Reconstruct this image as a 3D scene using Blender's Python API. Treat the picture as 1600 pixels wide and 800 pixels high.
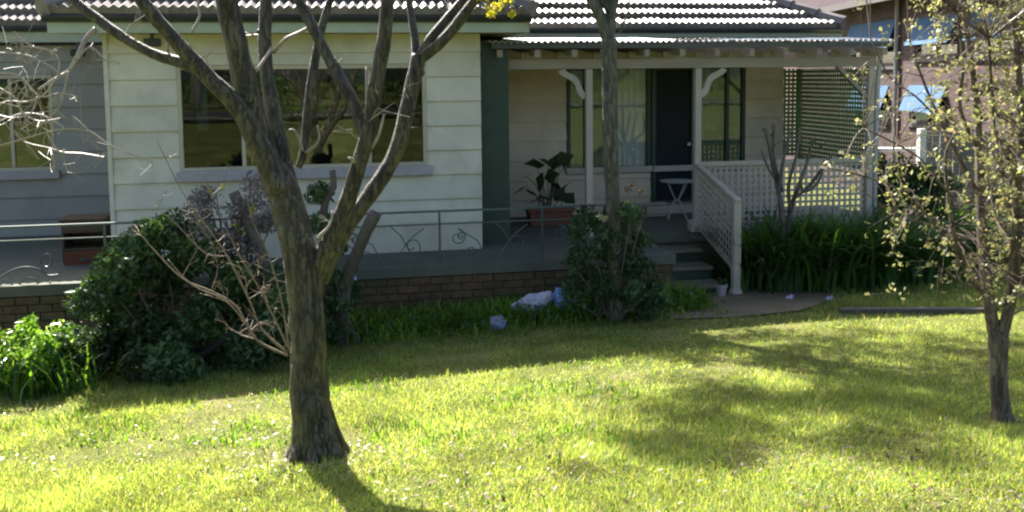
import bpy, math, random
import numpy as np
from mathutils import Vector, Matrix, noise
random.seed(7); rng = np.random.default_rng(7)
S = bpy.context.scene
for o in list(bpy.data.objects): bpy.data.objects.remove(o)
R = math.radians
# ------------------------------------------------------------------ camera
F = 1500.0; PY = 251.0; EYE = 2.08
cam = bpy.data.cameras.new('camera'); camo = bpy.data.objects.new('camera', cam)
S.collection.objects.link(camo); S.camera = camo
cam.lens = F/1600*36; cam.sensor_width = 36; cam.sensor_fit = 'HORIZONTAL'
cam.shift_y = -(400-PY)/1600; cam.clip_end = 2000; cam.clip_start = 0.05
CM = Matrix.Translation((0, 0, EYE)) @ Matrix.Rotation(R(85), 4, 'X') @ Matrix.Rotation(R(-0.6), 4, 'Z')
camo.matrix_world = CM
# ------------------------------------------------------------------ sky and sun
SUN_EL = R(43); SUN_AZ = math.atan2(-0.47, 0.88)          # azimuth measured from +Y towards +X
W = bpy.data.worlds.new('World'); S.world = W; W.use_nodes = True
nt = W.node_tree; bg = nt.nodes['Background']
sky = nt.nodes.new('ShaderNodeTexSky'); sky.sky_type = 'NISHITA'; sky.sun_disc = False
sky.sun_elevation = SUN_EL; sky.sun_rotation = SUN_AZ; sky.air_density = 0.8; sky.dust_density = 3.0; sky.ozone_density = 0.6
nt.links.new(sky.outputs[0], bg.inputs[0]); bg.inputs[1].default_value = 0.08
sun = bpy.data.lights.new('sun', 'SUN'); suno = bpy.data.objects.new('sun', sun); S.collection.objects.link(suno)
sun.energy = 5.0; sun.angle = R(0.6); sun.color = (1, 0.95, 0.86)
sd = Vector((math.sin(SUN_AZ)*math.cos(SUN_EL), math.cos(SUN_AZ)*math.cos(SUN_EL), math.sin(SUN_EL)))
suno.rotation_euler = sd.to_track_quat('Z', 'Y').to_euler(); suno.location = sd*40
S.view_settings.view_transform = 'Standard'; S.view_settings.look = 'None'
S.view_settings.exposure = 2.0; S.view_settings.gamma = 1
S.render.engine = 'CYCLES'; S.cycles.max_bounces = 8; S.cycles.transparent_max_bounces = 12
S.cycles.pixel_filter_type = 'BLACKMAN_HARRIS'; S.cycles.filter_width = 2.2
S.render.resolution_x = 1024; S.render.resolution_y = 512
# ------------------------------------------------------------------ placing helpers
def ray(px, py):
    d = Vector(((px-800)/F, (PY-py)/F, -1))
    return (CM.to_3x3() @ d)
def at(px, py, Y):
    d = ray(px, py); t = Y/d.y
    return Vector((0, 0, EYE)) + d*t
TH = R(11); OX, OY = -0.37, 11.55
CU, SU = math.cos(TH), math.sin(TH)
def hw(u, v, z=0): return Vector((OX+u*CU-v*SU, OY+u*SU+v*CU, z))
def hp(px, py, v):
    """pixel -> (u, z) on the house plane v"""
    d = ray(px, py)
    # (p-O).n = v ; n=(-SU,CU)
    t = (v + (OX*-SU+OY*CU)) / (d.x*-SU+d.y*CU)
    p = Vector((0, 0, EYE))+d*t
    return ((p.x-OX)*CU+(p.y-OY)*SU, p.z)
def pu(px, v, py=250): return hp(px, py, v)[0]
def pz(px, py, v): return hp(px, py, v)[1]
def sm(a, b, t):
    t = max(0, min(1, (t-a)/(b-a))); return t*t*(3-2*t)
def ground(x, y):
    Y = y if y < 10.5 else 10.5+2.0*(1-math.exp(-(y-10.5)/2.0))
    if y < -1: Y = -1
    X = x
    if X > 1.5: X = 1.5+1.3*(1-math.exp(-(X-1.5)/1.3))
    if X < -4: X = -4-1.5*(1-math.exp((X+4)/1.5))
    k = 1 if y > 2 else max(0.0, (y+8)/10)
    H = 1.45+.135*k+.105*Y-.05*X*k
    z = EYE-H
    z += 0.025*(noise.noise(Vector((x*.6, y*.6, 3.1))))
    z += 0.05*math.exp(-(((x+1.08)**2+(y-5.25)**2)/.10))       # root flare mound
    return z
def gp(px, py):
    d = ray(px, py); t = 2.0
    for i in range(4000):
        p = Vector((0, 0, EYE))+d*t
        if p.z <= ground(p.x, p.y): break
        t += 0.01
    return Vector((p.x, p.y, ground(p.x, p.y)))
# ------------------------------------------------------------------ object helpers
COL = S.collection
def tag(o, label=None, cat=None, group=None, kind=None):
    if label: o['label'] = label
    if cat: o['category'] = cat
    if group: o['group'] = group
    if kind: o['kind'] = kind
    return o
def thing(name, loc, label, cat, group=None, rz=0):
    o = bpy.data.objects.new(name, None); COL.objects.link(o)
    o.location = loc; o.rotation_euler = (0, 0, rz); o.empty_display_size = .1
    return tag(o, label, cat, group)
def wmat(o):
    m = Matrix.Translation(o.location) @ o.rotation_euler.to_matrix().to_4x4()
    if o.parent: m = wmat(o.parent) @ m
    return m
def npmesh(name, V, Fs, mat, smooth=False):
    V = np.asarray(V, dtype=np.float32).reshape(-1, 3)
    me = bpy.data.meshes.new(name)
    if isinstance(Fs, np.ndarray):
        n = len(Fs); k = Fs.shape[1]
        me.vertices.add(len(V)); me.vertices.foreach_set('co', V.ravel())
        me.loops.add(n*k); me.loops.foreach_set('vertex_index', Fs.astype(np.int32).ravel())
        me.polygons.add(n); me.polygons.foreach_set('loop_start', np.arange(0, n*k, k, dtype=np.int32))
        me.polygons.foreach_set('loop_total', np.full(n, k, dtype=np.int32))
        me.update(calc_edges=True)
    else:
        me.from_pydata(V.tolist(), [], Fs); me.update()
    if smooth: me.polygons.foreach_set('use_smooth', [True]*len(me.polygons))
    if mat: me.materials.append(mat)
    return me
def link(name, me, parent=None, loc=None, rot=None, scale=None):
    o = bpy.data.objects.new(name, me); COL.objects.link(o)
    if parent: o.parent = parent
    if loc is not None: o.location = loc
    if rot is not None: o.rotation_euler = rot
    if scale is not None: o.scale = scale
    return o
class MB:
    def __init__(s): s.V = []; s.F = []; s.smooth = False
    def add(s, vs, fs):
        b = len(s.V); s.V += [tuple(v) for v in vs]; s.F += [tuple(b+i for i in f) for f in fs]; return s
    def box(s, x0, x1, y0, y1, z0, z1):
        vs = [(x, y, z) for z in (z0, z1) for y in (y0, y1) for x in (x0, x1)]
        return s.add(vs, [(0, 2, 3, 1), (4, 5, 7, 6), (0, 1, 5, 4), (2, 6, 7, 3), (0, 4, 6, 2), (1, 3, 7, 5)])
    def bar(s, a, b, w, h, up=(0, 0, 1)):
        """rectangular bar from a to b, w across, h along up"""
        a = Vector(a); b = Vector(b); d = (b-a).normalized(); up = Vector(up)
        sx = d.cross(up).normalized(); uz = sx.cross(d).normalized()
        vs = [p+sx*i*w/2+uz*j*h/2 for p in (a, b) for i, j in ((-1, -1), (1, -1), (1, 1), (-1, 1))]
        return s.add(vs, [(3, 2, 1, 0), (4, 5, 6, 7), (0, 1, 5, 4), (1, 2, 6, 5), (2, 3, 7, 6), (3, 0, 4, 7)])
    def prism(s, pts, y0, y1):
        """outline in x,z extruded in y"""
        n = len(pts); vs = [(x, y0, z) for x, z in pts]+[(x, y1, z) for x, z in pts]
        fs = [tuple(range(n)), tuple(range(2*n-1, n-1, -1))]+[(i, i+n, (i+1) % n+n, (i+1) % n) for i in range(n)]
        return s.add(vs, fs)
    def lathe(s, prof, cx=0, cy=0, n=14):
        b = len(s.V)
        for r, z in prof:
            for k in range(n):
                a = 2*math.pi*k/n; s.V.append((cx+r*math.cos(a), cy+r*math.sin(a), z))
        for i in range(len(prof)-1):
            for k in range(n):
                k2 = (k+1) % n
                s.F.append((b+i*n+k, b+i*n+k2, b+(i+1)*n+k2, b+(i+1)*n+k))
        return s
    def tube(s, P, rad, n=8, sub=4, rough=0.0, wr=1.0):
        P = [Vector(p) for p in P]; rad = list(rad)
        Q = []; q = []
        for i in range(len(P)-1):
            p0 = P[max(i-1, 0)]; p1 = P[i]; p2 = P[i+1]; p3 = P[min(i+2, len(P)-1)]
            for k in range(sub):
                t = k/sub
                Q.append(.5*((2*p1)+(p2-p0)*t+(2*p0-5*p1+4*p2-p3)*t*t+(3*p1-p0-3*p2+p3)*t**3))
                q.append(rad[i]+(rad[i+1]-rad[i])*t)
        Q.append(P[-1]); q.append(rad[-1])
        b = len(s.V); T0 = None; N = None
        for i, p in enumerate(Q):
            T = (Q[min(i+1, len(Q)-1)]-Q[max(i-1, 0)])
            T = T.normalized() if T.length > 1e-9 else Vector((0, 0, 1))
            if N is None:
                N = T.orthogonal().normalized()
            else:
                N = (N-T*N.dot(T)); N = N.normalized() if N.length > 1e-6 else T.orthogonal().normalized()
            B = T.cross(N)
            for k in range(n):
                a = 2*math.pi*k/n
                dv = N*math.cos(a)+B*math.sin(a); r = q[i]
                if rough: r *= 1+rough*(noise.noise((p+dv*r)*wr*7)+.5*noise.noise((p+dv*r)*wr*19))
                s.V.append(tuple(p+dv*r))
        m = len(Q)
        for i in range(m-1):
            for k in range(n):
                k2 = (k+1) % n
                s.F.append((b+i*n+k, b+i*n+k2, b+(i+1)*n+k2, b+(i+1)*n+k))
        s.F.append(tuple(b+k for k in range(n-1, -1, -1))); s.F.append(tuple(b+(m-1)*n+k for k in range(n)))
        return s
    def build(s, name, mat, parent=None, world=False, smooth=False, bevel=0):
        V = np.array(s.V, dtype=np.float64)
        if world and parent is not None:
            M = np.array(wmat(parent).inverted()); V = V @ M[:3, :3].T + M[:3, 3]
        me = npmesh(name, V, s.F, mat, smooth)
        o = link(name, me, parent)
        if bevel:
            m = o.modifiers.new('bevel', 'BEVEL'); m.width = bevel; m.segments = 1; m.limit_method = 'ANGLE'
        return o
# ------------------------------------------------------------------ materials
def newmat(name):
    m = bpy.data.materials.new(name); m.use_nodes = True
    n = m.node_tree; b = n.nodes['Principled BSDF']; return m, n, b
def M(name, col, rough=.7, var=.15, scale=6, bump=.2, bscale=40, spec=.3, metal=0, stretch=(1, 1, 1), dirt=None, dirtamt=.5, dist=.01):
    m, n, b = newmat(name); L = n.links.new
    tc = n.nodes.new('ShaderNodeTexCoord'); geo = n.nodes.new('ShaderNodeNewGeometry')
    mp = n.nodes.new('ShaderNodeMapping'); mp.inputs['Scale'].default_value = stretch
    L(geo.outputs['Position'], mp.inputs['Vector'])
    nz = n.nodes.new('ShaderNodeTexNoise'); nz.inputs['Scale'].default_value = scale; nz.inputs['Detail'].default_value = 6
    nz.inputs['Roughness'].default_value = .65
    L(mp.outputs[0], nz.inputs['Vector'])
    r = n.nodes.new('ShaderNodeValToRGB')
    r.color_ramp.elements[0].position = .3; r.color_ramp.elements[1].position = .7
    c = np.array(col); r.color_ramp.elements[0].color = (*(c*(1-var)), 1); r.color_ramp.elements[1].color = (*np.minimum(c*(1+var), 1), 1)
    L(nz.outputs[0], r.inputs[0]); out = r.outputs[0]
    oi = n.nodes.new('ShaderNodeObjectInfo')
    hs = n.nodes.new('ShaderNodeHueSaturation')
    mr = n.nodes.new('ShaderNodeMapRange'); mr.inputs[3].default_value = 1-var*.6; mr.inputs[4].default_value = 1+var*.6
    L(oi.outputs['Random'], mr.inputs[0]); L(mr.outputs[0], hs.inputs['Value']); L(out, hs.inputs['Color']); out = hs.outputs[0]
    if dirt is not None:
        n2 = n.nodes.new('ShaderNodeTexNoise'); n2.inputs['Scale'].default_value = 1.7; n2.inputs['Detail'].default_value = 8
        n2.inputs['Roughness'].default_value = .7
        L(mp.outputs[0], n2.inputs['Vector'])
        r2 = n.nodes.new('ShaderNodeValToRGB'); r2.color_ramp.elements[0].position = .48; r2.color_ramp.elements[1].position = .72
        r2.color_ramp.elements[0].color = (0, 0, 0, 1); r2.color_ramp.elements[1].color = (dirtamt,)*3+(1,)
        L(n2.outputs[0], r2.inputs[0])
        mx = n.nodes.new('ShaderNodeMix'); mx.data_type = 'RGBA'; L(r2.outputs[0], mx.inputs[0]); L(out, mx.inputs[6]); mx.inputs[7].default_value = (*dirt, 1)
        out = mx.outputs[2]
    L(out, b.inputs['Base Color'])
    b.inputs['Roughness'].default_value = rough; b.inputs['Metallic'].default_value = metal
    b.inputs['Specular IOR Level'].default_value = spec
    if bump:
        n3 = n.nodes.new('ShaderNodeTexNoise'); n3.inputs['Scale'].default_value = bscale; n3.inputs['Detail'].default_value = 6
        L(mp.outputs[0], n3.inputs['Vector'])
        bp = n.nodes.new('ShaderNodeBump'); bp.inputs['Strength'].default_value = bump; bp.inputs['Distance'].default_value = dist
        L(n3.outputs[0], bp.inputs['Height']); L(bp.outputs[0], b.inputs['Normal'])
    return m
def leafmat(name, c1, c2, tr=.45, c3=None, rough=.45, tcol=None):
    """leaf: diffuse and translucent, colour varied from leaf to leaf"""
    m, n, b = newmat(name); L = n.links.new
    geo = n.nodes.new('ShaderNodeNewGeometry'); r = n.nodes.new('ShaderNodeValToRGB')
    r.color_ramp.elements[0].color = (*c1, 1); r.color_ramp.elements[1].color = (*c2, 1)
    if c3:
        e = r.color_ramp.elements.new(.86); e.color = (*c2, 1)
        r.color_ramp.elements[2].color = (*c3, 1)
    L(geo.outputs['Random Per Island'], r.inputs[0])
    nz = n.nodes.new('ShaderNodeTexNoise'); nz.inputs['Scale'].default_value = 2.2; L(geo.outputs['Position'], nz.inputs['Vector'])
    mr = n.nodes.new('ShaderNodeMapRange'); mr.inputs[1].default_value = .3; mr.inputs[2].default_value = .7; mr.inputs[3].default_value = .65; mr.inputs[4].default_value = 1.3
    L(nz.outputs[0], mr.inputs[0]); hs = n.nodes.new('ShaderNodeHueSaturation'); L(mr.outputs[0], hs.inputs['Value']); L(r.outputs[0], hs.inputs['Color'])
    L(hs.outputs[0], b.inputs['Base Color']); b.inputs['Roughness'].default_value = rough; b.inputs['Specular IOR Level'].default_value = .35
    t = n.nodes.new('ShaderNodeBsdfTranslucent')
    g = n.nodes.new('ShaderNodeMix'); g.data_type = 'RGBA'; g.blend_type = 'MULTIPLY'; g.inputs[0].default_value = 1
    L(hs.outputs[0], g.inputs[6]); g.inputs[7].default_value = (*(tcol or (1.5, 1.5, .6)), 1)
    L(g.outputs[2], t.inputs[0])
    mx = n.nodes.new('ShaderNodeMixShader'); mx.inputs[0].default_value = tr
    L(b.outputs[0], mx.inputs[1]); L(t.outputs[0], mx.inputs[2])
    L(mx.outputs[0], n.nodes['Material Output'].inputs[0])
    return m
def glassmat(name, tint=(.75, .8, .78), refl=1.35):
    m = bpy.data.materials.new(name); m.use_nodes = True; n = m.node_tree; L = n.links.new; n.nodes.clear()
    o = n.nodes.new('ShaderNodeOutputMaterial'); tr = n.nodes.new('ShaderNodeBsdfTransparent'); gl = n.nodes.new('ShaderNodeBsdfGlossy')
    tr.inputs[0].default_value = (*tint, 1); gl.inputs['Roughness'].default_value = .02; gl.inputs[0].default_value = (.9, .95, .95, 1)
    geo = n.nodes.new('ShaderNodeNewGeometry')
    nz = n.nodes.new('ShaderNodeTexNoise'); nz.inputs['Scale'].default_value = 1.6; L(geo.outputs['Position'], nz.inputs['Vector'])
    bp = n.nodes.new('ShaderNodeBump'); bp.inputs['Strength'].default_value = .05; bp.inputs['Distance'].default_value = .02; L(nz.outputs[0], bp.inputs['Height'])
    L(bp.outputs[0], gl.inputs['Normal'])
    fr = n.nodes.new('ShaderNodeFresnel'); fr.inputs[0].default_value = 1.52
    ml = n.nodes.new('ShaderNodeMath'); ml.operation = 'MULTIPLY_ADD'; L(fr.outputs[0], ml.inputs[0]); ml.inputs[1].default_value = refl; ml.inputs[2].default_value = .03; ml.use_clamp = True
    mx = n.nodes.new('ShaderNodeMixShader'); L(ml.outputs[0], mx.inputs[0]); L(tr.outputs[0], mx.inputs[1]); L(gl.outputs[0], mx.inputs[2]); L(mx.outputs[0], o.inputs[0])
    return m
def barkmat(name, c1, c2, lichen, lamt=.6):
    m, n, b = newmat(name); L = n.links.new
    geo = n.nodes.new('ShaderNodeNewGeometry'); mp = n.nodes.new('ShaderNodeMapping'); mp.inputs['Scale'].default_value = (1, 1, .22)
    L(geo.outputs['Position'], mp.inputs[0])
    nz = n.nodes.new('ShaderNodeTexNoise'); nz.inputs['Scale'].default_value = 22; nz.inputs['Detail'].default_value = 9; nz.inputs['Roughness'].default_value = .7; L(mp.outputs[0], nz.inputs[0])
    r = n.nodes.new('ShaderNodeValToRGB'); r.color_ramp.elements[0].position = .40; r.color_ramp.elements[1].position = .60
    r.color_ramp.elements[0].color = (*c1, 1); r.color_ramp.elements[1].color = (*c2, 1); L(nz.outputs[0], r.inputs[0])
    n2 = n.nodes.new('ShaderNodeTexNoise'); n2.inputs['Scale'].default_value = 5; n2.inputs['Detail'].default_value = 9; n2.inputs['Roughness'].default_value = .75; L(geo.outputs['Position'], n2.inputs[0])
    r2 = n.nodes.new('ShaderNodeValToRGB'); r2.color_ramp.elements[0].position = .47; r2.color_ramp.elements[1].position = .62
    r2.color_ramp.elements[0].color = (0, 0, 0, 1); r2.color_ramp.elements[1].color = (lamt,)*3+(1,); L(n2.outputs[0], r2.inputs[0])
    mx = n.nodes.new('ShaderNodeMix'); mx.data_type = 'RGBA'; L(r2.outputs[0], mx.inputs[0]); L(r.outputs[0], mx.inputs[6]); mx.inputs[7].default_value = (*lichen, 1)
    L(mx.outputs[2], b.inputs['Base Color']); b.inputs['Roughness'].default_value = .5; b.inputs['Specular IOR Level'].default_value = .5
    n3 = n.nodes.new('ShaderNodeTexNoise'); n3.inputs['Scale'].default_value = 45; n3.inputs['Detail'].default_value = 6; L(mp.outputs[0], n3.inputs[0])
    bp = n.nodes.new('ShaderNodeBump'); bp.inputs['Strength'].default_value = .9; bp.inputs['Distance'].default_value = .02
    vo = n.nodes.new('ShaderNodeTexVoronoi'); vo.feature = 'DISTANCE_TO_EDGE'; vo.inputs['Scale'].default_value = 26
    ad = n.nodes.new('ShaderNodeVectorMath'); ad.operation = 'MULTIPLY_ADD'; L(nz.outputs[1], ad.inputs[0]); ad.inputs[1].default_value = (.12, .12, .12); L(mp.outputs[0], ad.inputs[2]); L(ad.outputs[0], vo.inputs['Vector'])
    ma = n.nodes.new('ShaderNodeMath'); ma.operation = 'MULTIPLY_ADD'; ma.use_clamp = True; L(vo.outputs['Distance'], ma.inputs[0]); ma.inputs[1].default_value = 5; L(n3.outputs[0], ma.inputs[2])
    L(ma.outputs[0], bp.inputs['Height']); L(bp.outputs[0], b.inputs['Normal'])
    return m
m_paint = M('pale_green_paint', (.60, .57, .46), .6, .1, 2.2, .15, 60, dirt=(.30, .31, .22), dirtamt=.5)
m_paintl = M('shaded_pale_green_paint', (.30, .29, .26), .65, .1, 2.2, .1, 60, dirt=(.22, .26, .24), dirtamt=.35)  # same paint as the front wall, the recess's shade put into its colour
m_cream = M('cream_paint', (.47, .42, .30), .5, .09, 4, .12, 50, dirt=(.25, .22, .15), dirtamt=.4)
m_porch = M('beige_weatherboard_paint', (.62, .52, .38), .6, .08, 3, .1, 50, dirt=(.28, .26, .17), dirtamt=.4)
m_trim = M('timber_trim_paint', (.42, .38, .31), .5, .08, 5, .15, 60, dirt=(.32, .29, .21), dirtamt=.4)
m_beam = M('faded_beam_timber', (.30, .26, .21), .7, .16, 5, .3, 50, stretch=(.3, 1, 2), dirt=(.26, .22, .15), dirtamt=.5)
m_dkgreen = M('dark_green_paint', (.04, .065, .045), .5, .12, 4, .1, 50)
m_green = M('green_lattice_paint', (.20, .30, .12), .6, .2, 6, .2, 60)
m_gutter = M('dark_gutter_enamel', (.045, .05, .045), .35, .2, 6, .1, 50, spec=.5)
m_fascia = M('fascia_paint', (.38, .43, .34), .5, .1, 4, .1, 50, dirt=(.3, .28, .15), dirtamt=.4)
m_soffit = M('soffit_lining', (.40, .38, .22), .7, .1, 4, .1, 50)
m_sill = M('sill_concrete', (.36, .34, .34), .8, .1, 8, .2, 50)
m_tile = M('roof_tile_glaze', (.15, .13, .12), .53, .35, 5, .35, 40, spec=.7, dirt=(.20, .19, .17), dirtamt=.7)
m_metal = M('zinc_sheet', (.42, .43, .43), .5, .12, 8, .1, 60, metal=.2, spec=.8)
m_iron = M('painted_wrought_iron', (.06, .09, .085), .32, .2, 20, .15, 90, spec=.6)
m_conc = M('patio_concrete', (.105, .11, .085), .85, .2, 2.5, .3, 60, dirt=(.07, .10, .06), dirtamt=.6)
m_path = M('path_concrete', (.165, .135, .085), .9, .22, 3, .4, 60, dirt=(.13, .11, .08), dirtamt=.7)
m_brick = M('brown_brick', (.11, .07, .04), .85, .4, 12, .4, 60, dirt=(.06, .075, .035), dirtamt=.95)
m_mortar = M('mortar', (.09, .075, .05), .95, .2, 12, .4, 60)
m_dark = M('dark_room', (.05, .055, .05), .9, .2, 2, 0)
m_room = M('room_wall', (.32, .30, .26), .9, .2, 2, 0)
m_curtain = M('grey_curtain', (.72, .69, .72), .9, .08, 3, .1, 30)
m_gcurt = M('green_curtain', (.22, .27, .20), .9, .12, 3, .1, 30)
m_white = M('white_paint', (.75, .75, .72), .5, .06, 5, .1, 40)
m_wood = M('brown_wood', (.08, .055, .03), .6, .3, 6, .2, 60, stretch=(.2, 1, 2))
m_redwood = M('red_brown_wood', (.14, .045, .02), .55, .25, 6, .2, 60, stretch=(.2, 1, 2))
m_terra = M('terracotta', (.17, .07, .042), .8, .2, 12, .3, 60, dirt=(.14, .10, .07), dirtamt=.5)
m_glass = glassmat('window_glass', (.55, .62, .6), 1.25)
m_glassd = glassmat('screened_glass', (.42, .46, .46), .18)
m_glass2 = glassmat('curtained_glass', (.85, .88, .85), .4)
m_glass3 = glassmat('neighbour_glass', (.85, .9, .95), .25)
m_bark = barkmat('mossy_bark', (.022, .019, .012), (.09, .074, .046), (.095, .09, .035), .75)
m_bark2 = barkmat('slender_bark', (.07, .065, .045), (.15, .14, .10), (.14, .15, .07), .5)
m_bark3 = barkmat('maple_bark', (.09, .065, .05), (.19, .14, .10), (.20, .18, .11), .4)
m_twig = M('pale_twig', (.30, .26, .21), .5, .25, 20, .1, 60, spec=.5)
m_stem = M('shrub_stem', (.17, .13, .09), .6, .35, 25, .3, 60)
m_darktwig = M('dark_twig', (.105, .09, .075), .6, .25, 20, .1, 60)
l_grass = leafmat('grass_blade', (.12, .21, .045), (.30, .38, .12), .55, (.46, .42, .24), tcol=(2.05, 1.75, .8))
l_weed = leafmat('weed_leaf', (.08, .18, .02), (.20, .32, .05), .5)
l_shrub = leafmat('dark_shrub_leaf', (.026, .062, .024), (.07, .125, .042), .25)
l_strap = leafmat('strap_leaf', (.035, .09, .02), (.09, .18, .04), .35)
l_young = leafmat('young_maple_leaf', (.19, .20, .08), (.36, .35, .18), .45, (.34, .21, .17), tcol=(1.15, 1.15, .8))
l_yellow = leafmat('yellow_leaf', (.42, .42, .04), (.55, .50, .06), .55, tcol=(1.4, 1.3, .5))
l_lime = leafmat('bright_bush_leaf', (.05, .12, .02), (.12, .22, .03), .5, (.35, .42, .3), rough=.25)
l_far = leafmat('street_tree_leaf', (.03, .07, .015), (.09, .14, .03), .35)
l_olive = leafmat('garden_tree_leaf', (.04, .08, .015), (.09, .12, .03), .12)
l_lilac = leafmat('greyish_leaf', (.13, .12, .115), (.24, .21, .21), .3, tcol=(1, 1, 1))
l_dead = leafmat('fallen_leaf', (.12, .08, .04), (.18, .13, .07), .12, (.25, .23, .18), tcol=(1.1, 1, .7))
l_pot = leafmat('potted_plant_leaf', (.02, .05, .02), (.04, .09, .03), .2)
# ------------------------------------------------------------------ leaf and branch generators (numpy)
def leafmesh(C, size, name, mat, asp=.45, up=.5, tipdir=None, fold=.18):
    """one folded pointed leaf (4 triangles' worth of diamond) at each centre"""
    C = np.asarray(C); n = len(C); size = np.broadcast_to(size, n)
    if tipdir is None:
        T = rng.normal(size=(n, 3)); T[:, 2] -= .25
    else: T = np.asarray(tipdir)+rng.normal(size=(n, 3))*.35
    T /= np.linalg.norm(T, axis=1)[:, None]
    U = rng.normal(size=(n, 3))*(1-up); U[:, 2] += up
    Sx = np.cross(T, U); Sx /= (np.linalg.norm(Sx, axis=1)[:, None]+1e-9); N = np.cross(Sx, T)
    L = size[:, None]
    base = C-T*L*.5; tip = C+T*L*.5
    a = C+Sx*L*asp*.5+N*L*fold*.5-T*L*.08; b = C-Sx*L*asp*.5+N*L*fold*.5-T*L*.08
    V = np.stack([base, a, tip, b], 1).reshape(-1, 3)
    i = np.arange(n)[:, None]*4
    Fs = np.concatenate([i+np.array([[0, 1, 2]]), i+np.array([[0, 2, 3]])], 1).reshape(-1, 3)
    return V, Fs
def leaves(name, C, size, mat, parent=None, **k):
    C = np.asarray(C, dtype=float)
    V, Fs = leafmesh(C, size, name, mat, **k)
    if parent is not None:
        Mx = np.array(wmat(parent).inverted()); V = V @ Mx[:3, :3].T + Mx[:3, 3]
    o = link(name, npmesh(name, V, Fs, mat), parent); return o
def clumps(centers, radii, per, flat=.8):
    out = []
    for c, r in zip(centers, radii):
        d = rng.normal(size=(per, 3)); d /= np.linalg.norm(d, axis=1)[:, None]
        rr = r*rng.random(per)[:, None]**.45
        p = d*rr; p[:, 2] *= flat; out.append(p+np.array(c))
    return np.concatenate(out)
def blades(P, h, w, lean, heading=None, segs=1):
    """grass blades / strap leaves rooted at P: arching strips"""
    P = np.asarray(P); n = len(P); h = np.broadcast_to(h, n); w = np.broadcast_to(w, n); lean = np.broadcast_to(lean, n)
    a = rng.random(n)*2*math.pi if heading is None else heading
    D = np.stack([np.cos(a), np.sin(a), np.zeros(n)], 1)
    b = a+math.pi/2+rng.normal(size=n)*.5 if segs == 1 else a+math.pi/2
    Sx = np.stack([np.cos(b), np.sin(b), np.zeros(n)], 1)
    rows = []
    for k in range(segs):
        t = k/segs
        ctr = P+D*(lean*h*t*t)[:, None]; ctr[:, 2] += h*(t-.45*lean*t*t*t)
        ww = (w*(1-t*.45))[:, None]*.5
        rows += [ctr-Sx*ww, ctr+Sx*ww]
    tip = P+D*(lean*h)[:, None]; tip[:, 2] += h*(1-.45*lean)
    rows.append(tip)
    V = np.stack(rows, 1).reshape(-1, 3); m = 2*segs+1
    i = np.arange(n)[:, None]*m; T = []
    for k in range(segs-1):
        T += [[2*k, 2*k+1, 2*k+3], [2*k, 2*k+3, 2*k+2]]
    T += [[2*segs-2, 2*segs-1, 2*segs]]
    Fs = np.concatenate([i+np.array([t]) for t in T], 1).reshape(-1, 3)
    return V, Fs
def npobj(name, V, Fs, mat, parent=None):
    if parent is not None:
        Mx = np.array(wmat(parent).inverted()); V = V @ Mx[:3, :3].T + Mx[:3, 3]
    return link(name, npmesh(name, V, Fs, mat), parent)
def grow(mb, p, d, ln, r, lvl, tips, spread=.6, up=.15, n=5):
    pts = [p]; cur = p.copy(); dd = d.normalized()
    k = 4
    for i in range(k):
        dd = (dd+Vector(rng.normal(size=3)*.16)+Vector((0, 0, up*.4))).normalized()
        cur = cur+dd*ln/k; pts.append(cur.copy())
    mb.tube(pts, [r*(1-.5*i/k) for i in range(k+1)], n=n, sub=2)
    tips.append(cur.copy())
    if lvl <= 0: return
    for j in range(2+(lvl > 1)):
        q = pts[random.choice((2, 3, 4))]
        nd = (dd+Vector(rng.normal(size=3)*spread)+Vector((0, 0, up))).normalized()
        grow(mb, q, nd, ln*random.uniform(.55, .8), r*.5, lvl-1, tips, spread, up, n)
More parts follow.
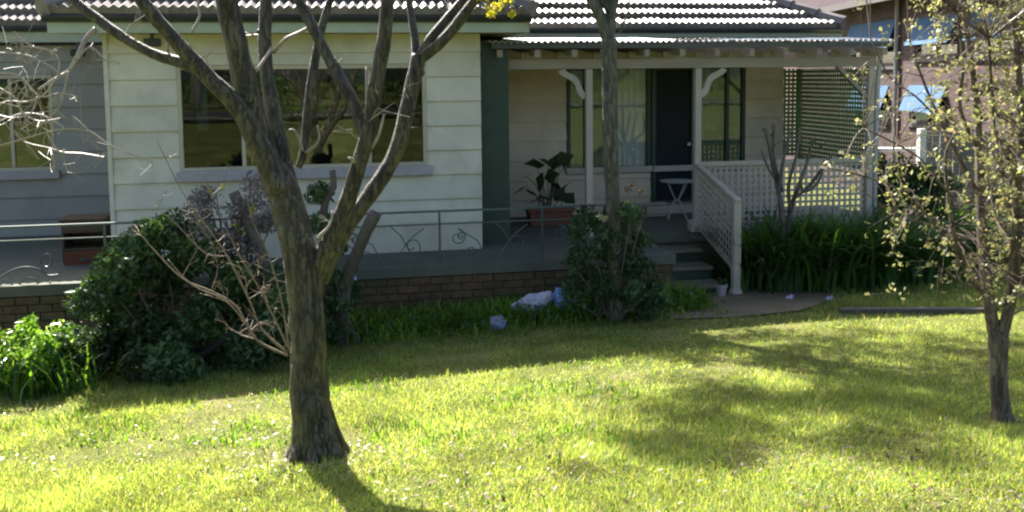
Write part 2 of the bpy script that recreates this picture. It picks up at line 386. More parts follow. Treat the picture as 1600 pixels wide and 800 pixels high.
# ------------------------------------------------------------------ the ground
def build_ground():
    xs = np.concatenate([[-400, -150, -60, -30, -18], np.arange(-12, 14.01, .2), [18, 30, 60, 150, 400]])
    ys = np.concatenate([[-300, -100, -40, -20, -12, -8, -5, -3, -1], np.arange(0, 16.01, .2), [20, 30, 60, 150, 500]])
    V = [(x, y, ground(x, y)) for y in ys for x in xs]; n = len(xs)
    Fs = np.array([(j*n+i, j*n+i+1, (j+1)*n+i+1, (j+1)*n+i) for j in range(len(ys)-1) for i in range(n-1)])
    m, nt_, b = newmat('lawn_soil_and_thatch'); L = nt_.links.new
    geo = nt_.nodes.new('ShaderNodeNewGeometry')
    n1 = nt_.nodes.new('ShaderNodeTexNoise'); n1.inputs['Scale'].default_value = 1.6; n1.inputs['Detail'].default_value = 9; n1.inputs['Roughness'].default_value = .7
    L(geo.outputs['Position'], n1.inputs[0])
    r = nt_.nodes.new('ShaderNodeValToRGB'); e = r.color_ramp.elements
    e[0].position = .35; e[0].color = (.07, .09, .02, 1); e[1].position = .7; e[1].color = (.20, .165, .085, 1)
    e2 = e.new(.52); e2.color = (.12, .13, .035, 1)
    L(n1.outputs[0], r.inputs[0])
    n2 = nt_.nodes.new('ShaderNodeTexNoise'); n2.inputs['Scale'].default_value = 60; n2.inputs['Detail'].default_value = 5; L(geo.outputs['Position'], n2.inputs[0])
    mr = nt_.nodes.new('ShaderNodeMapRange'); mr.inputs[1].default_value = .3; mr.inputs[2].default_value = .7; mr.inputs[3].default_value = .5; mr.inputs[4].default_value = 1.3; L(n2.outputs[0], mr.inputs[0])
    hs = nt_.nodes.new('ShaderNodeHueSaturation'); L(mr.outputs[0], hs.inputs['Value']); L(r.outputs[0], hs.inputs['Color'])
    L(hs.outputs[0], b.inputs['Base Color']); b.inputs['Roughness'].default_value = .95; b.inputs['Specular IOR Level'].default_value = .1
    bp = nt_.nodes.new('ShaderNodeBump'); bp.inputs['Strength'].default_value = .6; bp.inputs['Distance'].default_value = .02; L(n2.outputs[0], bp.inputs['Height']); L(bp.outputs[0], b.inputs['Normal'])
    o = link('ground', npmesh('ground', V, Fs, m, True)); tag(o, kind='structure')
build_ground()
def interp(poly, px):
    for (a, b), (c, d) in zip(poly, poly[1:]):
        if a <= px <= c: return b+(d-b)*(px-a)/(c-a)
    return poly[-1][1] if px > poly[-1][0] else poly[0][1]
PATH_T = [(1005, 455), (1120, 450), (1290, 436), (1450, 424), (1640, 416)]
PATH_B = [(1005, 492), (1060, 500), (1150, 497), (1250, 487), (1300, 470), (1340, 452), (1450, 441), (1540, 432), (1640, 426)]
def build_path():
    V = []; Fs = []; nx, ny = 60, 8
    for i in range(nx):
        px = 1005+635*i/(nx-1); t, b = interp(PATH_T, px), interp(PATH_B, px)
        for j in range(ny):
            p = gp(px, t+(b-t)*j/(ny-1)); V.append((p.x, p.y, ground(p.x, p.y)+.014))
    Fs = np.array([(i*ny+j, i*ny+j+1, (i+1)*ny+j+1, (i+1)*ny+j) for i in range(nx-1) for j in range(ny-1)])
    o = link('path', npmesh('path', V, Fs, m_path, True)); tag(o, kind='structure')
build_path()
# ------------------------------------------------------------------ the house
house = thing('weatherboard_house', (OX, OY, 0), 'pale green weatherboard house with dark tiled roof and timber verandah behind the lawn', 'house', rz=TH)
ZF = 0.0
UL = -4.22                                   # left corner of the projecting wing
# unit meshes, shared by all copies
def unit(name, mat, vs, fs): return npmesh(name, vs, fs, mat)
def board_mesh(mat):
    vs = [(x, y, z) for x in (0, 1) for y, z in ((0, 0), (-.030, 0), (-.032, .05), (-.006, 1), (0, 1))]
    fs = [(0, 1, 2, 3, 4), (9, 8, 7, 6, 5), (0, 5, 6, 1), (1, 6, 7, 2), (2, 7, 8, 3), (3, 8, 9, 4)]
    return npmesh('board', vs, fs, mat)
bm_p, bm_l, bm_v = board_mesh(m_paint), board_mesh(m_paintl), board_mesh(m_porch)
def wall(u0, u1, v, z0, z1, openings, bh, bme, mat, zb=None, label=None, joints=()):
    mb = MB()
    us = sorted(set([u0, u1]+[x for o in openings for x in o[:2]]))
    for a, b in zip(us, us[1:]):
        op = [o for o in openings if o[0] <= a+1e-6 and o[1] >= b-1e-6]
        z = z0
        for o in sorted(op, key=lambda o: o[2]):
            if o[2] > z: mb.box(a, b, v, v+.1, z, o[2])
            z = o[3]
        if z < z1: mb.box(a, b, v, v+.1, z, z1)
    w = mb.build('wall', mat, house)
    if label: tag(w, label)
    zb = z0 if zb is None else zb
    z = zb
    while z < z1-.02:
        za, zc = max(z, z0), min(z+bh, z1)
        segs = [(u0, u1, za, zc)]
        for o in openings:
            ns = []
            for (a, b, c, d) in segs:
                if o[1] <= a or o[0] >= b or o[3] <= c+.004 or o[2] >= d-.004: ns.append((a, b, c, d)); continue
                if o[0] > a+.01: ns.append((a, o[0], c, d))
                if o[1] < b-.01: ns.append((o[1], b, c, d))
                if o[2] > c+.01: ns.append((max(a, o[0]), min(b, o[1]), c, o[2]))
                if o[3] < d-.01: ns.append((max(a, o[0]), min(b, o[1]), o[3], d))
            segs = ns
        for (a, b, c, d) in segs:
            link('board', bme, w, (a, v+random.uniform(-.0015, .0015), c+.003), None, (b-a, 1, d-c-.006))
        z += bh
    return w
def window(u0, u1, z0, z1, v, mull, fr=.05, mat=m_cream, sill=True, curtains=(), label=None, depth=.08, rails=(), silldrop=.11, gm=None, cy=.16):
    mb = MB(); y0, y1 = v-.03, v-.03+depth
    mb.box(u0, u0+fr, y0, y1, z0, z1); mb.box(u1-fr, u1, y0, y1, z0, z1)
    mb.box(u0+fr, u1-fr, y0, y1, z1-fr, z1); mb.box(u0+fr, u1-fr, y0, y1, z0, z0+fr)
    for m in mull: mb.box(m-fr*.45, m+fr*.45, y0+.006, y1-.006, z0+fr, z1-fr)
    for zz in rails: mb.box(u0+fr, u1-fr, y0+.012, y1-.012, zz-.02, zz+.02)
    w = mb.build('window', mat, house, bevel=.006)
    if label: tag(w, label)
    e = [u0+fr]+[x for m in mull for x in (m-fr*.45, m+fr*.45)]+[u1-fr]
    for ip, (a, b) in enumerate(zip(e[::2], e[1::2])):
        MB().box(a, b, v+.008+random.uniform(-.002, .002), v+.014, z0+fr, z1-fr).build('pane', (gm[ip] if isinstance(gm, list) else gm) or m_glass, w)
    if sill: MB().box(u0-.03, u1+.05, v-.09, v-.032, z0-silldrop, z0+.008).build('sill', m_sill, w, bevel=.008)
    for (a, b, c, d, mt) in curtains:
        n = max(6, int((b-a)/.03)); V = []
        for i in range(n+1):
            u = a+(b-a)*i/n; y = v+cy+.025*math.sin(i*2.1)+.01*math.sin(i*.7)
            V += [(u, y, c), (u, y, d)]
        Fs = [(2*i, 2*i+2, 2*i+3, 2*i+1) for i in range(n)]
        cu = link('curtain', npmesh('curtain', V, Fs, mt, True), w)
    return w
# heights from the photograph
Zs = pz(450, 53, 0)                          # soffit at the projecting wing
Zsl = pz(60, 71, 2.5)
wx0, wx1 = pu(281, 0), pu(668, 0); wz0, wz1 = pz(470, 264, 0), pz(470, 101, 0)
BH = .292
wall(UL, 0, 0, -.02, Zs, [(wx0, wx1, wz0, wz1)], BH, bm_p, m_paint, zb=pz(222, 125, 0)-6*BH-.02*0, label='pale green weatherboard front wall of the projecting room')
window(wx0, wx1, wz0, wz1, 0, [pu(382, 0), pu(578, 0)], label='wide three-pane window with cream frame and grey sill', gm=[m_glassd, None, m_glassd],
       curtains=[(pu(310, .16), pu(327, .16), pz(320, 204, .16), wz1, m_white), (pu(310, .16), pu(327, .16), wz0, pz(320, 206, .16), m_redwood)])
VL = 2.5
lx0, lx1 = pu(-150, VL), pu(88, VL); lz0, lz1 = pz(50, 267, VL), pz(50, 117, VL)
wall(-9.8, UL+.4, VL, -.02, Zsl, [(lx0, lx1, lz0, lz1)], BH*1.04, bm_l, m_paintl, zb=-.09, label='pale green weatherboard wall of the set-back left wing, shade painted into its colour')
window(lx0, lx1, lz0, lz1, VL, [pu(22, VL), pu(-64, VL)], label='cream framed window of the left wing behind bare twigs')
# corner boards
MB().box(UL-.02, UL, -.03, 2.5, -.02, Zs).box(UL-.018, UL+.03, -.04, -.026, -.02, Zs).build('corner_board', m_paint, house)
# porch back wall
VB = 2.5; Zsp = pz(1000, 88, VB)
a0, a1 = pu(885, VB), pu(1016, VB); d0, d1 = pu(1016, VB), pu(1086, VB); c0, c1 = pu(1086, VB), pu(1163, VB)
UE = pu(1222, VB)
zt = pz(1000, 100, VB); zs_ = pz(1000, 266, VB); dz0 = pz(1050, 322, VB)
wall(-.6, UE, VB, -.02, Zsp+.5, [(a0, a1, .62, zt), (d0, d1, dz0, zt), (c0, c1, .62, zt)], .292, bm_v, m_porch, zb=-.06, label='beige weatherboard wall at the back of the verandah')
window(a0, a1, .62, zt, VB, [pu(915, VB), pu(957, VB)], mat=m_dkgreen, sill=False, fr=.06, gm=m_glass2, cy=.05, label='green framed verandah window with pale curtains',
       curtains=[(pu(960, VB), a1-.03, .62, zt, m_curtain), (pu(925, VB), pu(950, VB), .62, zt, m_gcurt), (a0+.08, pu(912, VB), .62, zt, m_gcurt)])
window(c0, c1, .62, zt, VB, [pu(1135, VB)], mat=m_dkgreen, sill=False, fr=.06, gm=m_glass2, cy=.05, label='narrow green framed verandah window right of the door',
       curtains=[(c0+.05, pu(1131, VB), .62, zt, m_gcurt), (pu(1131, VB), c1-.05, .62, zt, m_gcurt)])
# mid rail (pale) that runs under the windows and across the door
MB().box(a0-.02, d0+.01, VB-.08, VB-.035, zs_-.02, zs_+.07).box(d1, c1+.02, VB-.08, VB-.035, zs_-.02, zs_+.07).build('window_rail', m_trim, house, bevel=.006)
dr = MB(); dr.box(d0+.01, d0+.08, VB-.04, VB+.05, dz0, zt).box(d1-.08, d1-.01, VB-.04, VB+.05, dz0, zt).box(d0+.08, d1-.08, VB-.04, VB+.05, zt-.09, zt).box(d0+.08, d1-.08, VB-.04, VB+.05, dz0, dz0+.1)
door = dr.build('door', m_dkgreen, house, bevel=.005); tag(door, 'dark security screen door with a pale mid rail')
m_mesh = M('door_mesh', (.012, .016, .018), .6, .3, 30, .1, 300, spec=.2)
MB().box(d0+.08, d1-.08, VB, VB+.012, dz0+.1, zt-.09).build('door_mesh', m_mesh, door)
MB().box(d0+.03, d1-.03, VB-.075, VB-.045, zs_-.02, zs_+.065).build('door_rail', m_trim, door)
MB().lathe([(.0, 0), (.03, .005), (.03, .03), (.02, .05), (0, .055)], n=10).build('door_handle', m_metal, door)
bpy.data.objects['door_handle'].location = (d1-.12, VB-.05, 1.0)
MB().box(pu(1000, VB), c0+.05, VB-.35, VB-.001, .003, .13).build('door_step', m_trim, house, bevel=.01)
# dark green panel between wing and verandah
MB().box(.012, pu(796, .25), .25, .33, -.02, pz(780, 66, .25)).build('corner_panel', m_dkgreen, house)
# dark core of the house: side walls, back wall, rooms
core = MB()
core.box(-9.5, 0-.02, 5.0, 5.1, -.3, 2.9).box(-.12, -.02, .1, 5.0, -.3, Zs+.2).box(-9.9, -9.8, 2.2, 10.2, -.3, 2.6).box(-9.5, 6.2, 10.1, 10.2, -.3, 2.6)
core.box(UE-.1, UE, VB+.1, 10.1, -.3, 2.45).box(-.12, UE-.1, 5.0, 5.1, -.3, 2.9).box(-9.5, UE, 2.7, 10, -.34, -.04)
core.build('side_wall', m_room, house)
MB().box(UL, -.12, .12, 4.9, 2.5, 2.56).box(-9.4, UL-.002, 2.65, 10, 2.5, 2.56).box(-.1, UE-.1, VB+.12, 4.95, 2.38, 2.44).build('ceiling', m_room, house)
# ---- tiled roof
PITCH = R(27); TW, TG = .30, .36
def tile_mesh():
    V = []; nx = 12
    for j, (y, z) in enumerate([(0, -.02), (0, .052), (.40, .002)]):
        for i in range(nx+1):
            t = i/nx; w = .5-.5*math.cos(t*2*math.pi*3)
            V.append((t*TW, y-(.012*(1-abs(math.sin(t*math.pi*3))) if j < 2 else 0), z+(.034*w if j else .0)))
    Fs = [(j*(nx+1)+i, j*(nx+1)+i+1, (j+1)*(nx+1)+i+1, (j+1)*(nx+1)+i) for j in range(2) for i in range(nx)]
    return npmesh('tile', V, Fs, m_tile, False)
tme = tile_mesh()
def slope(root, ue0, ue1, ve, ze, run, hipL, hipR, rows_single, label=None):
    """front slope: eave from ue0 to ue1 at depth ve, rising back; hip = metres lost per metre of depth at that end"""
    cp, sp = math.cos(PITCH), math.sin(PITCH)
    mb = MB(); zt_ = ze+run*math.tan(PITCH)
    A = [(ue0, ve, ze), (ue1, ve, ze), (ue1-hipR*run, ve+run, zt_), (ue0+hipL*run, ve+run, zt_)]
    mb.add(A+[(x, y, z-.05) for x, y, z in A], [(0, 1, 2, 3), (7, 6, 5, 4), (0, 4, 5, 1), (1, 5, 6, 2), (2, 6, 7, 3), (3, 7, 4, 0)])
    r = mb.build('roof', m_tile, root)
    if label: tag(r, label)
    rest = MB(); nrow = int(run/cp/TG)
    tv = [v.co.copy() for v in tme.vertices]; tf = [tuple(p.vertices) for p in tme.polygons]
    for k in range(nrow):
        d = k*TG*cp
        a, b = ue0+hipL*d, ue1-hipR*d
        n = max(0, int((b-a)/TW)); off = a+((b-a)-n*TW)/2
        for i in range(-1 if hipL == 0 else 0, n):
            rx = PITCH-.10+random.uniform(-.012, .012)
            loc = (off+i*TW, ve-.04+d, ze+.0+d*math.tan(PITCH)+random.uniform(0, .004))
            rz = random.uniform(-.015, .015); rx += random.uniform(-.02, .02)
            if k < rows_single: link('tile', tme, r, loc, (rx, 0, rz))
            else:
                m = Matrix.Translation(loc) @ Matrix.Rotation(rx, 4, 'X'); rest.add([m @ v for v in tv], tf)
    if rest.V: tag(rest.build('tile', m_tile, r), kind='stuff')
    # ridge and hip caps
    for (p, q, on) in ((A[0], A[3], hipL), (A[1], A[2], hipR), (A[3], A[2], 1)):
        if not on: continue
        p = Vector(p); q = Vector(q); Ln = (q-p).length; nn = max(1, int(Ln/.4))
        for i in range(nn):
            s = p.lerp(q, i/nn); e = p.lerp(q, (i+1.08)/nn)
            cap = MB().tube([s+Vector((0, 0, .04)), e+Vector((0, 0, .03))], [.125, .105], n=8, sub=1)
            cap.build('ridge_cap', m_tile, r)
    return r, A
# projecting wing: hipped on both sides
gx0, gx1 = pu(78, -.5), pu(832, -.5); Zg = pz(450, 20, -.5)
RW = (gx1-gx0)/2
rw, A = slope(house, gx0, gx1, -.5, Zg, RW*.98, 1, 1, 4, 'tiled hip roof of the projecting room')
mb = MB(); apx = (gx0+gx1)/2; ap = Zg+RW*.98*math.tan(PITCH)
mb.add([(gx1, -.5, Zg), (gx1, 6, Zg), (apx, 6, ap), (apx, -.5+RW, ap)], [(0, 1, 2, 3)])
mb.add([(gx0, -.5, Zg), (gx0, 6, Zg), (apx, 6, ap), (apx, -.5+RW, ap)], [(3, 2, 1, 0)])
mb.build('roof_slope', m_tile, house)
# left wing and main roofs
Zgl = pz(40, 38, 2.2); Zgm = pz(1000, 42, 2.0)
slope(house, -10.3, UL-.1, 2.2, Zgl, 3.4, 0, 0, 3, 'tiled roof slope over the left wing')
gm1 = pu(1314, 2.0)
slope(house, .2, gm1, 2.0, Zgm, 3.4, 0, 1, 5, 'tiled roof slope above the verandah with a hip at its right end')
mb = MB(); zz = Zgm+3.4*math.tan(PITCH)
mb.add([(gm1, 2, Zgm), (gm1, 10.6, Zgm), (gm1-3.4, 7, zz), (gm1-3.4, 5.4, zz)], [(0, 1, 2, 3)])
mb.add([(-10.3, 10.6, Zgm-.1), (gm1, 10.6, Zgm), (gm1-3.4, 7, zz), (-10.3, 7, zz)], [(0, 3, 2, 1)])
mb.add([(-10.3, 5.6, Zgl+3.4*math.tan(PITCH)-.01), (gm1-3.4, 5.4, zz-.01), (gm1-3.4, 7, zz), (-10.3, 7, zz)], [(0, 1, 2, 3)])
mb.build('roof_slope', m_tile, house)
# gutters (half round fronts) and fascias, soffits
def gutter(u0, u1, v, z0, z1, ends=True):
    h = z1-z0
    pts = [(0, h), (-.10, h), (-.115, h-.015), (-.10, h*.55), (-.06, .01), (0, 0)]
    mb = MB(); n = len(pts)
    vs = [(u, v+y, z0+z) for u in (u0, u1) for y, z in pts]
    mb.add(vs, [tuple(range(n-1, -1, -1)), tuple(range(n, 2*n))]+[(i, i+n, (i+1) % n+n, (i+1) % n) for i in range(n)])
    return mb.build('gutter', m_gutter, house)
gutter(gx0, gx1, -.46, pz(450, 35, -.5), Zg-.03)
fz0, fz1 = pz(450, 51, -.46), pz(450, 35, -.46)-.004
MB().box(gx0+.03, gx1-.03, -.459, -.43, fz0, fz1+.12).build('fascia', m_fascia, house)
MB().box(gx0+.05, gx1-.05, -.43, .02, fz0+.01, fz0+.03).box(0, gx1-.05, .02, 2.0, fz0+.01, fz0+.03).build('soffit', m_soffit, house)
MB().box(gx1-.03, gx1, -.4, 2.0, fz0, fz1+.1).build('fascia', m_fascia, house)
gutter(-10.2, UL-.24, 2.24, pz(40, 50, 2.2), Zgl-.03)
MB().box(-10.2, UL-.2, 2.242, 2.27, pz(40, 66, 2.24), pz(40, 48, 2.24)).build('fascia', m_fascia, house)
MB().box(-10.2, UL-.2, 2.27, 2.55, pz(40, 66, 2.24)+.01, pz(40, 66, 2.24)+.03).build('soffit', m_soffit, house)
gutter(.25, gm1, 2.04, pz(1000, 52, 2.0), Zgm-.03)
MB().box(.25, gm1, 2.042, 2.07, pz(1000, 62, 2.04), pz(1000, 50, 2.04)).build('fascia', m_fascia, house)
# ---- verandah
VP = .5; UR = pu(1357, VP)
ver = MB().box(.35, UR+.06, VP-.04, VP+.05, pz(1000, 107, VP), pz(1000, 91, VP)).box(UR-.03, UR+.055, VP+.05, VB-.0, pz(1000, 107, VP)+.003, pz(1000, 91, VP)-.003).build('verandah', m_beam, house, bevel=.006)
tag(ver, 'open timber verandah frame with a corrugated roof')
zv0, zv1 = pz(1000, 64, .1), pz(1000, 59.5, 2.0)
ul, ur = pu(765, .1), pu(1396, .1); um = 2.5; k = 0; a = ul
m_clear = glassmat('clear_corrugated_sheet', (.88, .9, .88), 1.0)
while a < ur-.05:
    b = min(a+.76, ur, um if a < um-.01 else ur)
    V = []; nx = int((b-a)/.019)
    for i in range(nx+1):
        u = a+(b-a)*i/nx; w = .015*math.sin(i*math.pi/2+.4)+(k % 2)*.003
        V += [(u, .08-.004*(k % 2), zv0+w), (u, 2.06, zv1+w), (u, .08-.004*(k % 2), zv0+w-.012)]
    Fs = [f for i in range(nx) for f in ((3*i, 3*i+3, 3*i+4, 3*i+1), (3*i+2, 3*i+5, 3*i+3, 3*i))]
    link('roof_sheet', npmesh('roof_sheet', V, Fs, m_metal if a < um-.01 else m_clear, False), ver)
    a = b; k += 1
MB().box(ul+.05, ur-.02, .12, .16, zv0-.085, zv0-.022).build('roof_edge_board', m_gutter, ver)
u = ul+.12; k = 0
while u < ur-.1:
    zc = zv0-.10
    MB().add([(u+dx, y, z+dz) for dx in (0, .07) for y, z, dz in ((.165, zc, -.09), (2.0, zv1-.06, -.09), (2.0, zv1-.03, -.0), (.165, zc, .0))],
             [(0, 1, 2, 3), (7, 6, 5, 4), (0, 4, 5, 1), (1, 5, 6, 2), (2, 6, 7, 3), (3, 7, 4, 0)]).build('rafter', m_beam, ver)
    if k % 1 == 0: MB().box(u-.11, u+.16, VP-.02, VP+.03, pz(1000, 91, VP)+.003, zv0-.125).build('rafter_block', m_beam, ver)
    u += .47; k += 1
zbm = pz(1000, 107, VP)
p1, p2 = pu(920, VP), pu(1089, VP)
for pp in (p1, p2, UR):
    MB().box(pp-.045, pp+.045, VP-.045, VP+.045, .0, zbm-.002).build('post', m_trim, ver, bevel=.008)
MB().box(p2-.10, p2+.10, VP-.09, VP+.09, .003, .16).build('post_base', m_trim, ver, bevel=.02)
def bracket(pp, sgn, mat=m_trim, s=1.0):
    # scalloped bracket between post and beam: thick curved band with a wavy lower edge
    N = 18; out = []; inn = []
    for i in range(N+1):
        t = i/N
        x = .045+.33*s*t**1.15; z = zbm-.36*s*(1-t)**1.25
        wv = .02*math.sin(t*math.pi*3); 
        out.append((x-.028+wv*.7, z+.028-wv*.7)); inn.append((x+.03+wv, z-.03-wv*.4))
    pts = out+inn[::-1]; pts = [(pp+sgn*x, min(z, zbm-.001)) for x, z in pts]
    if sgn < 0: pts = pts[::-1]
    MB().prism(pts, VP-.018, VP+.018).build('bracket', mat, ver)
bracket(p1, -1); bracket(p2, 1)
MB().bar((UR-.05, VP, zbm-.42), (UR-.5, VP, zbm+.02), .05, .07, (0, 1, 0)).build('brace', m_beam, ver)
# green side screen: fine lattice
mb = MB(); zl0, zl1 = .80, zbm-.01; y = VP+.06
while y < VB-.06: mb.box(UR-.012, UR-.004, y, y+.034, zl0, zl1); y += .068
z = zl0+.01
while z < zl1-.03: mb.box(UR-.004, UR+.004, VP+.05, VB-.03, z, z+.040); z += .064
x = UE
while x < UR-.03: mb.box(x, x+.034, VB-.03, VB-.022, zl0, zl1); x += .068
z = zl0+.01
while z < zl1-.03: mb.box(UE, UR-.02, VB-.022, VB-.014, z, z+.040); z += .064
o = mb.build('lattice_screen', m_green, ver); tag(o, 'green lattice privacy screen at the right end of the verandah', kind='stuff')
MB().box(UR-.03, UR+.02, VP+.05, VB-.03, zl0-.05, zl0-.002).box(UR-.03, UR+.02, VB-.07, VB-.03, zl0, zl1).build('screen_frame', m_green, ver)
# downpipe at the right end
MB().tube([(UR+.12, VP-.1, zv0-.1), (UR+.12, VP+.02, 1.9), (UR+.12, VP+.02, -.5)], [.035]*3, n=10, sub=2).build('downpipe', m_metal, ver)
# ---- porch floor and patio
US0, US1 = pu(1008, VP-.2), p2-.08          # steps between
pat = MB().box(-9.5, US0-.05, -.95, VP-.05, -.11, 0).box(-9.8, UL+.5, VP-.05, 2.55, -.111, -.0005).box(UL+.5, UE+.8, VP-.05, VB, -.112, -.001)
o = pat.build('patio', m_conc, None); o.location = (OX, OY, 0); o.rotation_euler = (0, 0, TH); tag(o, kind='structure')
# brick retaining wall under the patio edge
rwall = thing('brick_retaining_wall', (OX, OY, 0), 'low brown brick retaining wall holding up the patio edge, behind weeds and plastic bags', 'brick wall', rz=TH)
MB().box(-9.4, US0-.08, -.90, -.80, -1.3, -.112).box(US0-.16, US0-.08, -.80, VP-.1, -1.3, -.112).build('wall_core', m_mortar, rwall)
MB().box(US0-.08, UE+.9, VP-.02, VP+.08, -1.3, -.114).build('porch_base', m_mortar, rwall)
bme = npmesh('brick', *(lambda b: (b.V, b.F))(MB().box(0, .225, 0, .06, 0, .073)), m_brick)
nb = 0
for k in range(6):
    u = -6.9+(.118 if k % 2 else 0); z = -.20-.086*k
    while u < US0-.3:
        link('brick', bme, rwall, (u+random.uniform(-.002, .002), -.925+random.uniform(-.006, .004), z), (0, 0, random.uniform(-.012, .012))); u += .237; nb += 1
print('bricks', nb)
# ---- steps
st = thing('front_steps', hw(US0, VP-1.2, 0)+Vector((0, 0, -.55)), 'short flight of worn timber steps up to the verandah beside the lattice handrail', 'steps', rz=TH)
st.location = (OX, OY, 0)
m_step = M('worn_step_paint', (.19, .18, .13), .7, .2, 5, .25, 50, stretch=(.3, 1, 1), dirt=(.09, .10, .06), dirtamt=.6)
for k in range(3):
    z = -.155*(k+1); y0 = VP-.05-.36*(k+1)
    MB().box(US0, US1, y0, y0+.38, z-.04, z).build('tread', m_step, st, bevel=.006)
    MB().box(US0+.02, US1-.02, y0+.04, y0+.06, z-.155, z-.042).build('riser', m_dkgreen, st)
MB().box(US0, US1, VP-.03, VP-.012, -.30, -.113).build('riser', m_dkgreen, st)
# ---- lattice hand rail beside the steps
P3v = VP-1.25; g3 = hw(p2, P3v)
zg = ground(g3.x, g3.y)
lb = thing('stair_handrail', (OX, OY, 0), 'sloping cream lattice handrail running down the right side of the steps', 'handrail', rz=TH)
zt3 = pz(1158, 314, P3v); 
pb = MB().box(p2-.05, p2+.05, P3v-.05, P3v+.05, zg+.38, zt3); pb.build('post', m_trim, lb, bevel=.012)
MB().lathe([(.085, zg-.02), (.085, zg+.03), (.06, zg+.08), (.062, zg+.3), (.05, zg+.385)], p2, P3v, n=8).build('post_base', m_trim, lb)
za, zb_ = pz(1092, 258, VP-.05), zt3-.02
MB().bar((p2, VP-.03, za), (p2, P3v-.06, zb_+.02), .08, .05).build('hand_rail', m_trim, lb, bevel=.006)
zc_, zd = .10, pz(1145, 418, P3v+.1)
MB().bar((p2, VP-.05, zc_), (p2, P3v+.05, zd), .05, .05).build('bottom_rail', m_trim, lb, bevel=.004)
L_ = VP-.05-(P3v+.05)
for i in range(13):
    t = (i+.5)/13; y = VP-.05-L_*t
    MB().bar((p2-.012, y, zc_+(zd-zc_)*t), (p2-.012, y, za+(zb_-za)*t), .028, .008, (1, 0, 0)).build('slat', m_trim, lb)
for i in range(9):
    t = (i+.5)/9
    MB().bar((p2-.002, VP-.05, zc_+(za-zc_)*t), (p2-.002, P3v+.05, zd+(zb_-zd)*t), .008, .028).build('slat', m_trim, lb)
# ---- pale lattice balustrade along the porch front
bl = thing('lattice_balustrade', (OX, OY, 0), 'low cream square lattice balustrade along the right half of the verandah front', 'balustrade', rz=TH)
zr = pz(1180, 252, VP)
MB().box(p2+.047, UR-.047, VP-.035, VP+.035, zr-.05, zr+.01).build('top_rail', m_trim, bl, bevel=.006)
MB().box(p2+.047, UR-.047, VP-.025, VP+.025, .02, .06).build('bottom_rail', m_trim, bl)
vsm = npmesh('slat', *(lambda b: (b.V, b.F))(MB().box(0, .034, 0, .008, 0, 1)), m_trim)
hsm = npmesh('slat', *(lambda b: (b.V, b.F))(MB().box(0, 1, 0, .008, 0, .034)), m_trim)
u = p2+.07
while u < UR-.08:
    link('slat', vsm, bl, (u, VP-.009, .062), None, (1, 1, zr-.05-.064)); u += .082
z = .09
while z < zr-.09:
    link('slat', hsm, bl, (p2+.05, VP, z), None, (UR-p2-.1, 1, 1)); z += .082
# ---- wrought iron railing along the patio edge
rail = thing('wrought_iron_railing', (OX, OY, 0), 'dark wrought iron railing with scrolls along the patio edge in front of the house', 'railing', rz=TH)
VR = -.86; m_i = m_iron
zt1 = pz(685, 330, VR); zt2 = pz(685, 350, VR); zb1 = pz(685, 422, VR); uA, uB = -8.3, US0-.15
uM = pu(100, VR); uN = pu(585, VR)
for (a, b) in ((uA, uB),):
    MB().bar((a, VR, zt1), (b, VR, zt1), .04, .022).build('top_rail', m_i, rail)
    MB().bar((a, VR, zt2), (b, VR, zt2), .014, .014).build('middle_rail', m_i, rail)
    MB().bar((a, VR, zb1), (b, VR, zb1), .02, .014).build('bottom_rail', m_i, rail)
u = pu(685, VR); us = []
while u > uA: us.append(u); u -= 1.17
u = pu(685, VR)+1.17
while u < uB: us.append(u); u += 1.17
for u in us: MB().bar((u, VR, 0), (u, VR, zt1), .022, .022, (0, 1, 0)).build('post', m_i, rail)
def scroll(cx, cz, r0, r1, turns, a0, tail, sg=1, rt=.0065):
    pts = []
    N = 26
    for i in range(N+1):
        t = i/N; a = a0+sg*turns*2*math.pi*(1-t); r = r0+(r1-r0)*t
        pts.append((cx+r*math.cos(a), VR, cz+r*math.sin(a)))
    pts += [(x, VR, z) for x, z in tail]
    MB().tube(pts, [rt]*len(pts), n=6, sub=1).build('scroll', m_i, rail)
def motif(u, s=1):
    zm = (zt2+zb1)/2; h = zt2-zb1
    scroll(u+s*.20, zm+.10, .02, .10, 1.25, math.pi/2 if s > 0 else math.pi/2, [(u+s*.42, zm+.06), (u+s*.50, zm-.08), (u+s*.58, zb1)], -s)
    scroll(u+s*.24, zm+.11, .012, .05, 1.3, 0, [], s)
    scroll(u+s*.86, zm+.02, .018, .11, 1.2, -math.pi/2, [(u+s*.74, zm+.14), (u+s*.62, zt2)], s)
    scroll(u+s*.36, zm-.08, .015, .07, 1.2, math.pi, [], -s)
    MB().tube([(u+s*.62, VR, zb1+.05), (u+s*.72, VR, zm-.06), (u+s*.84, VR, zm+.10), (u+s*1.0, VR, zt2-.04)], [.006]*4, n=6).build('scroll', m_i, rail)
def px2(px, py): return hp(px, py, VR)
def freescroll(pts, r=.009):
    P = [(a, VR-.012, b) for a, b in (px2(x, y) for x, y in pts)]
    MB().tube(P, [r]*len(P), n=7, sub=4).build('scroll', m_i, rail)
freescroll([(-40, 452), (-10, 440), (20, 422), (42, 417), (62, 421), (75, 430), (92, 429)], .013)
freescroll([(73+9*math.cos(a), 407+10*math.sin(a)) for a in [i*.5236 for i in range(13)]], .011)
freescroll([(50+(30-1.6*i)*math.cos(-.3+i*.5236), 447+(26-1.35*i)*math.sin(-.3+i*.5236)) for i in range(17)], .009)
freescroll([(-30+(26-1.6*i)*math.cos(2-i*.5236), 445+(24-1.35*i)*math.sin(2-i*.5236)) for i in range(15)], .009)
freescroll([(0, 446), (8, 438), (20, 444), (30, 452)], .009)
for i, u in enumerate(sorted(us)): 
    if u < pu(110, VR): continue
    if u+1.17 < uB+.4: motif(u, 1)
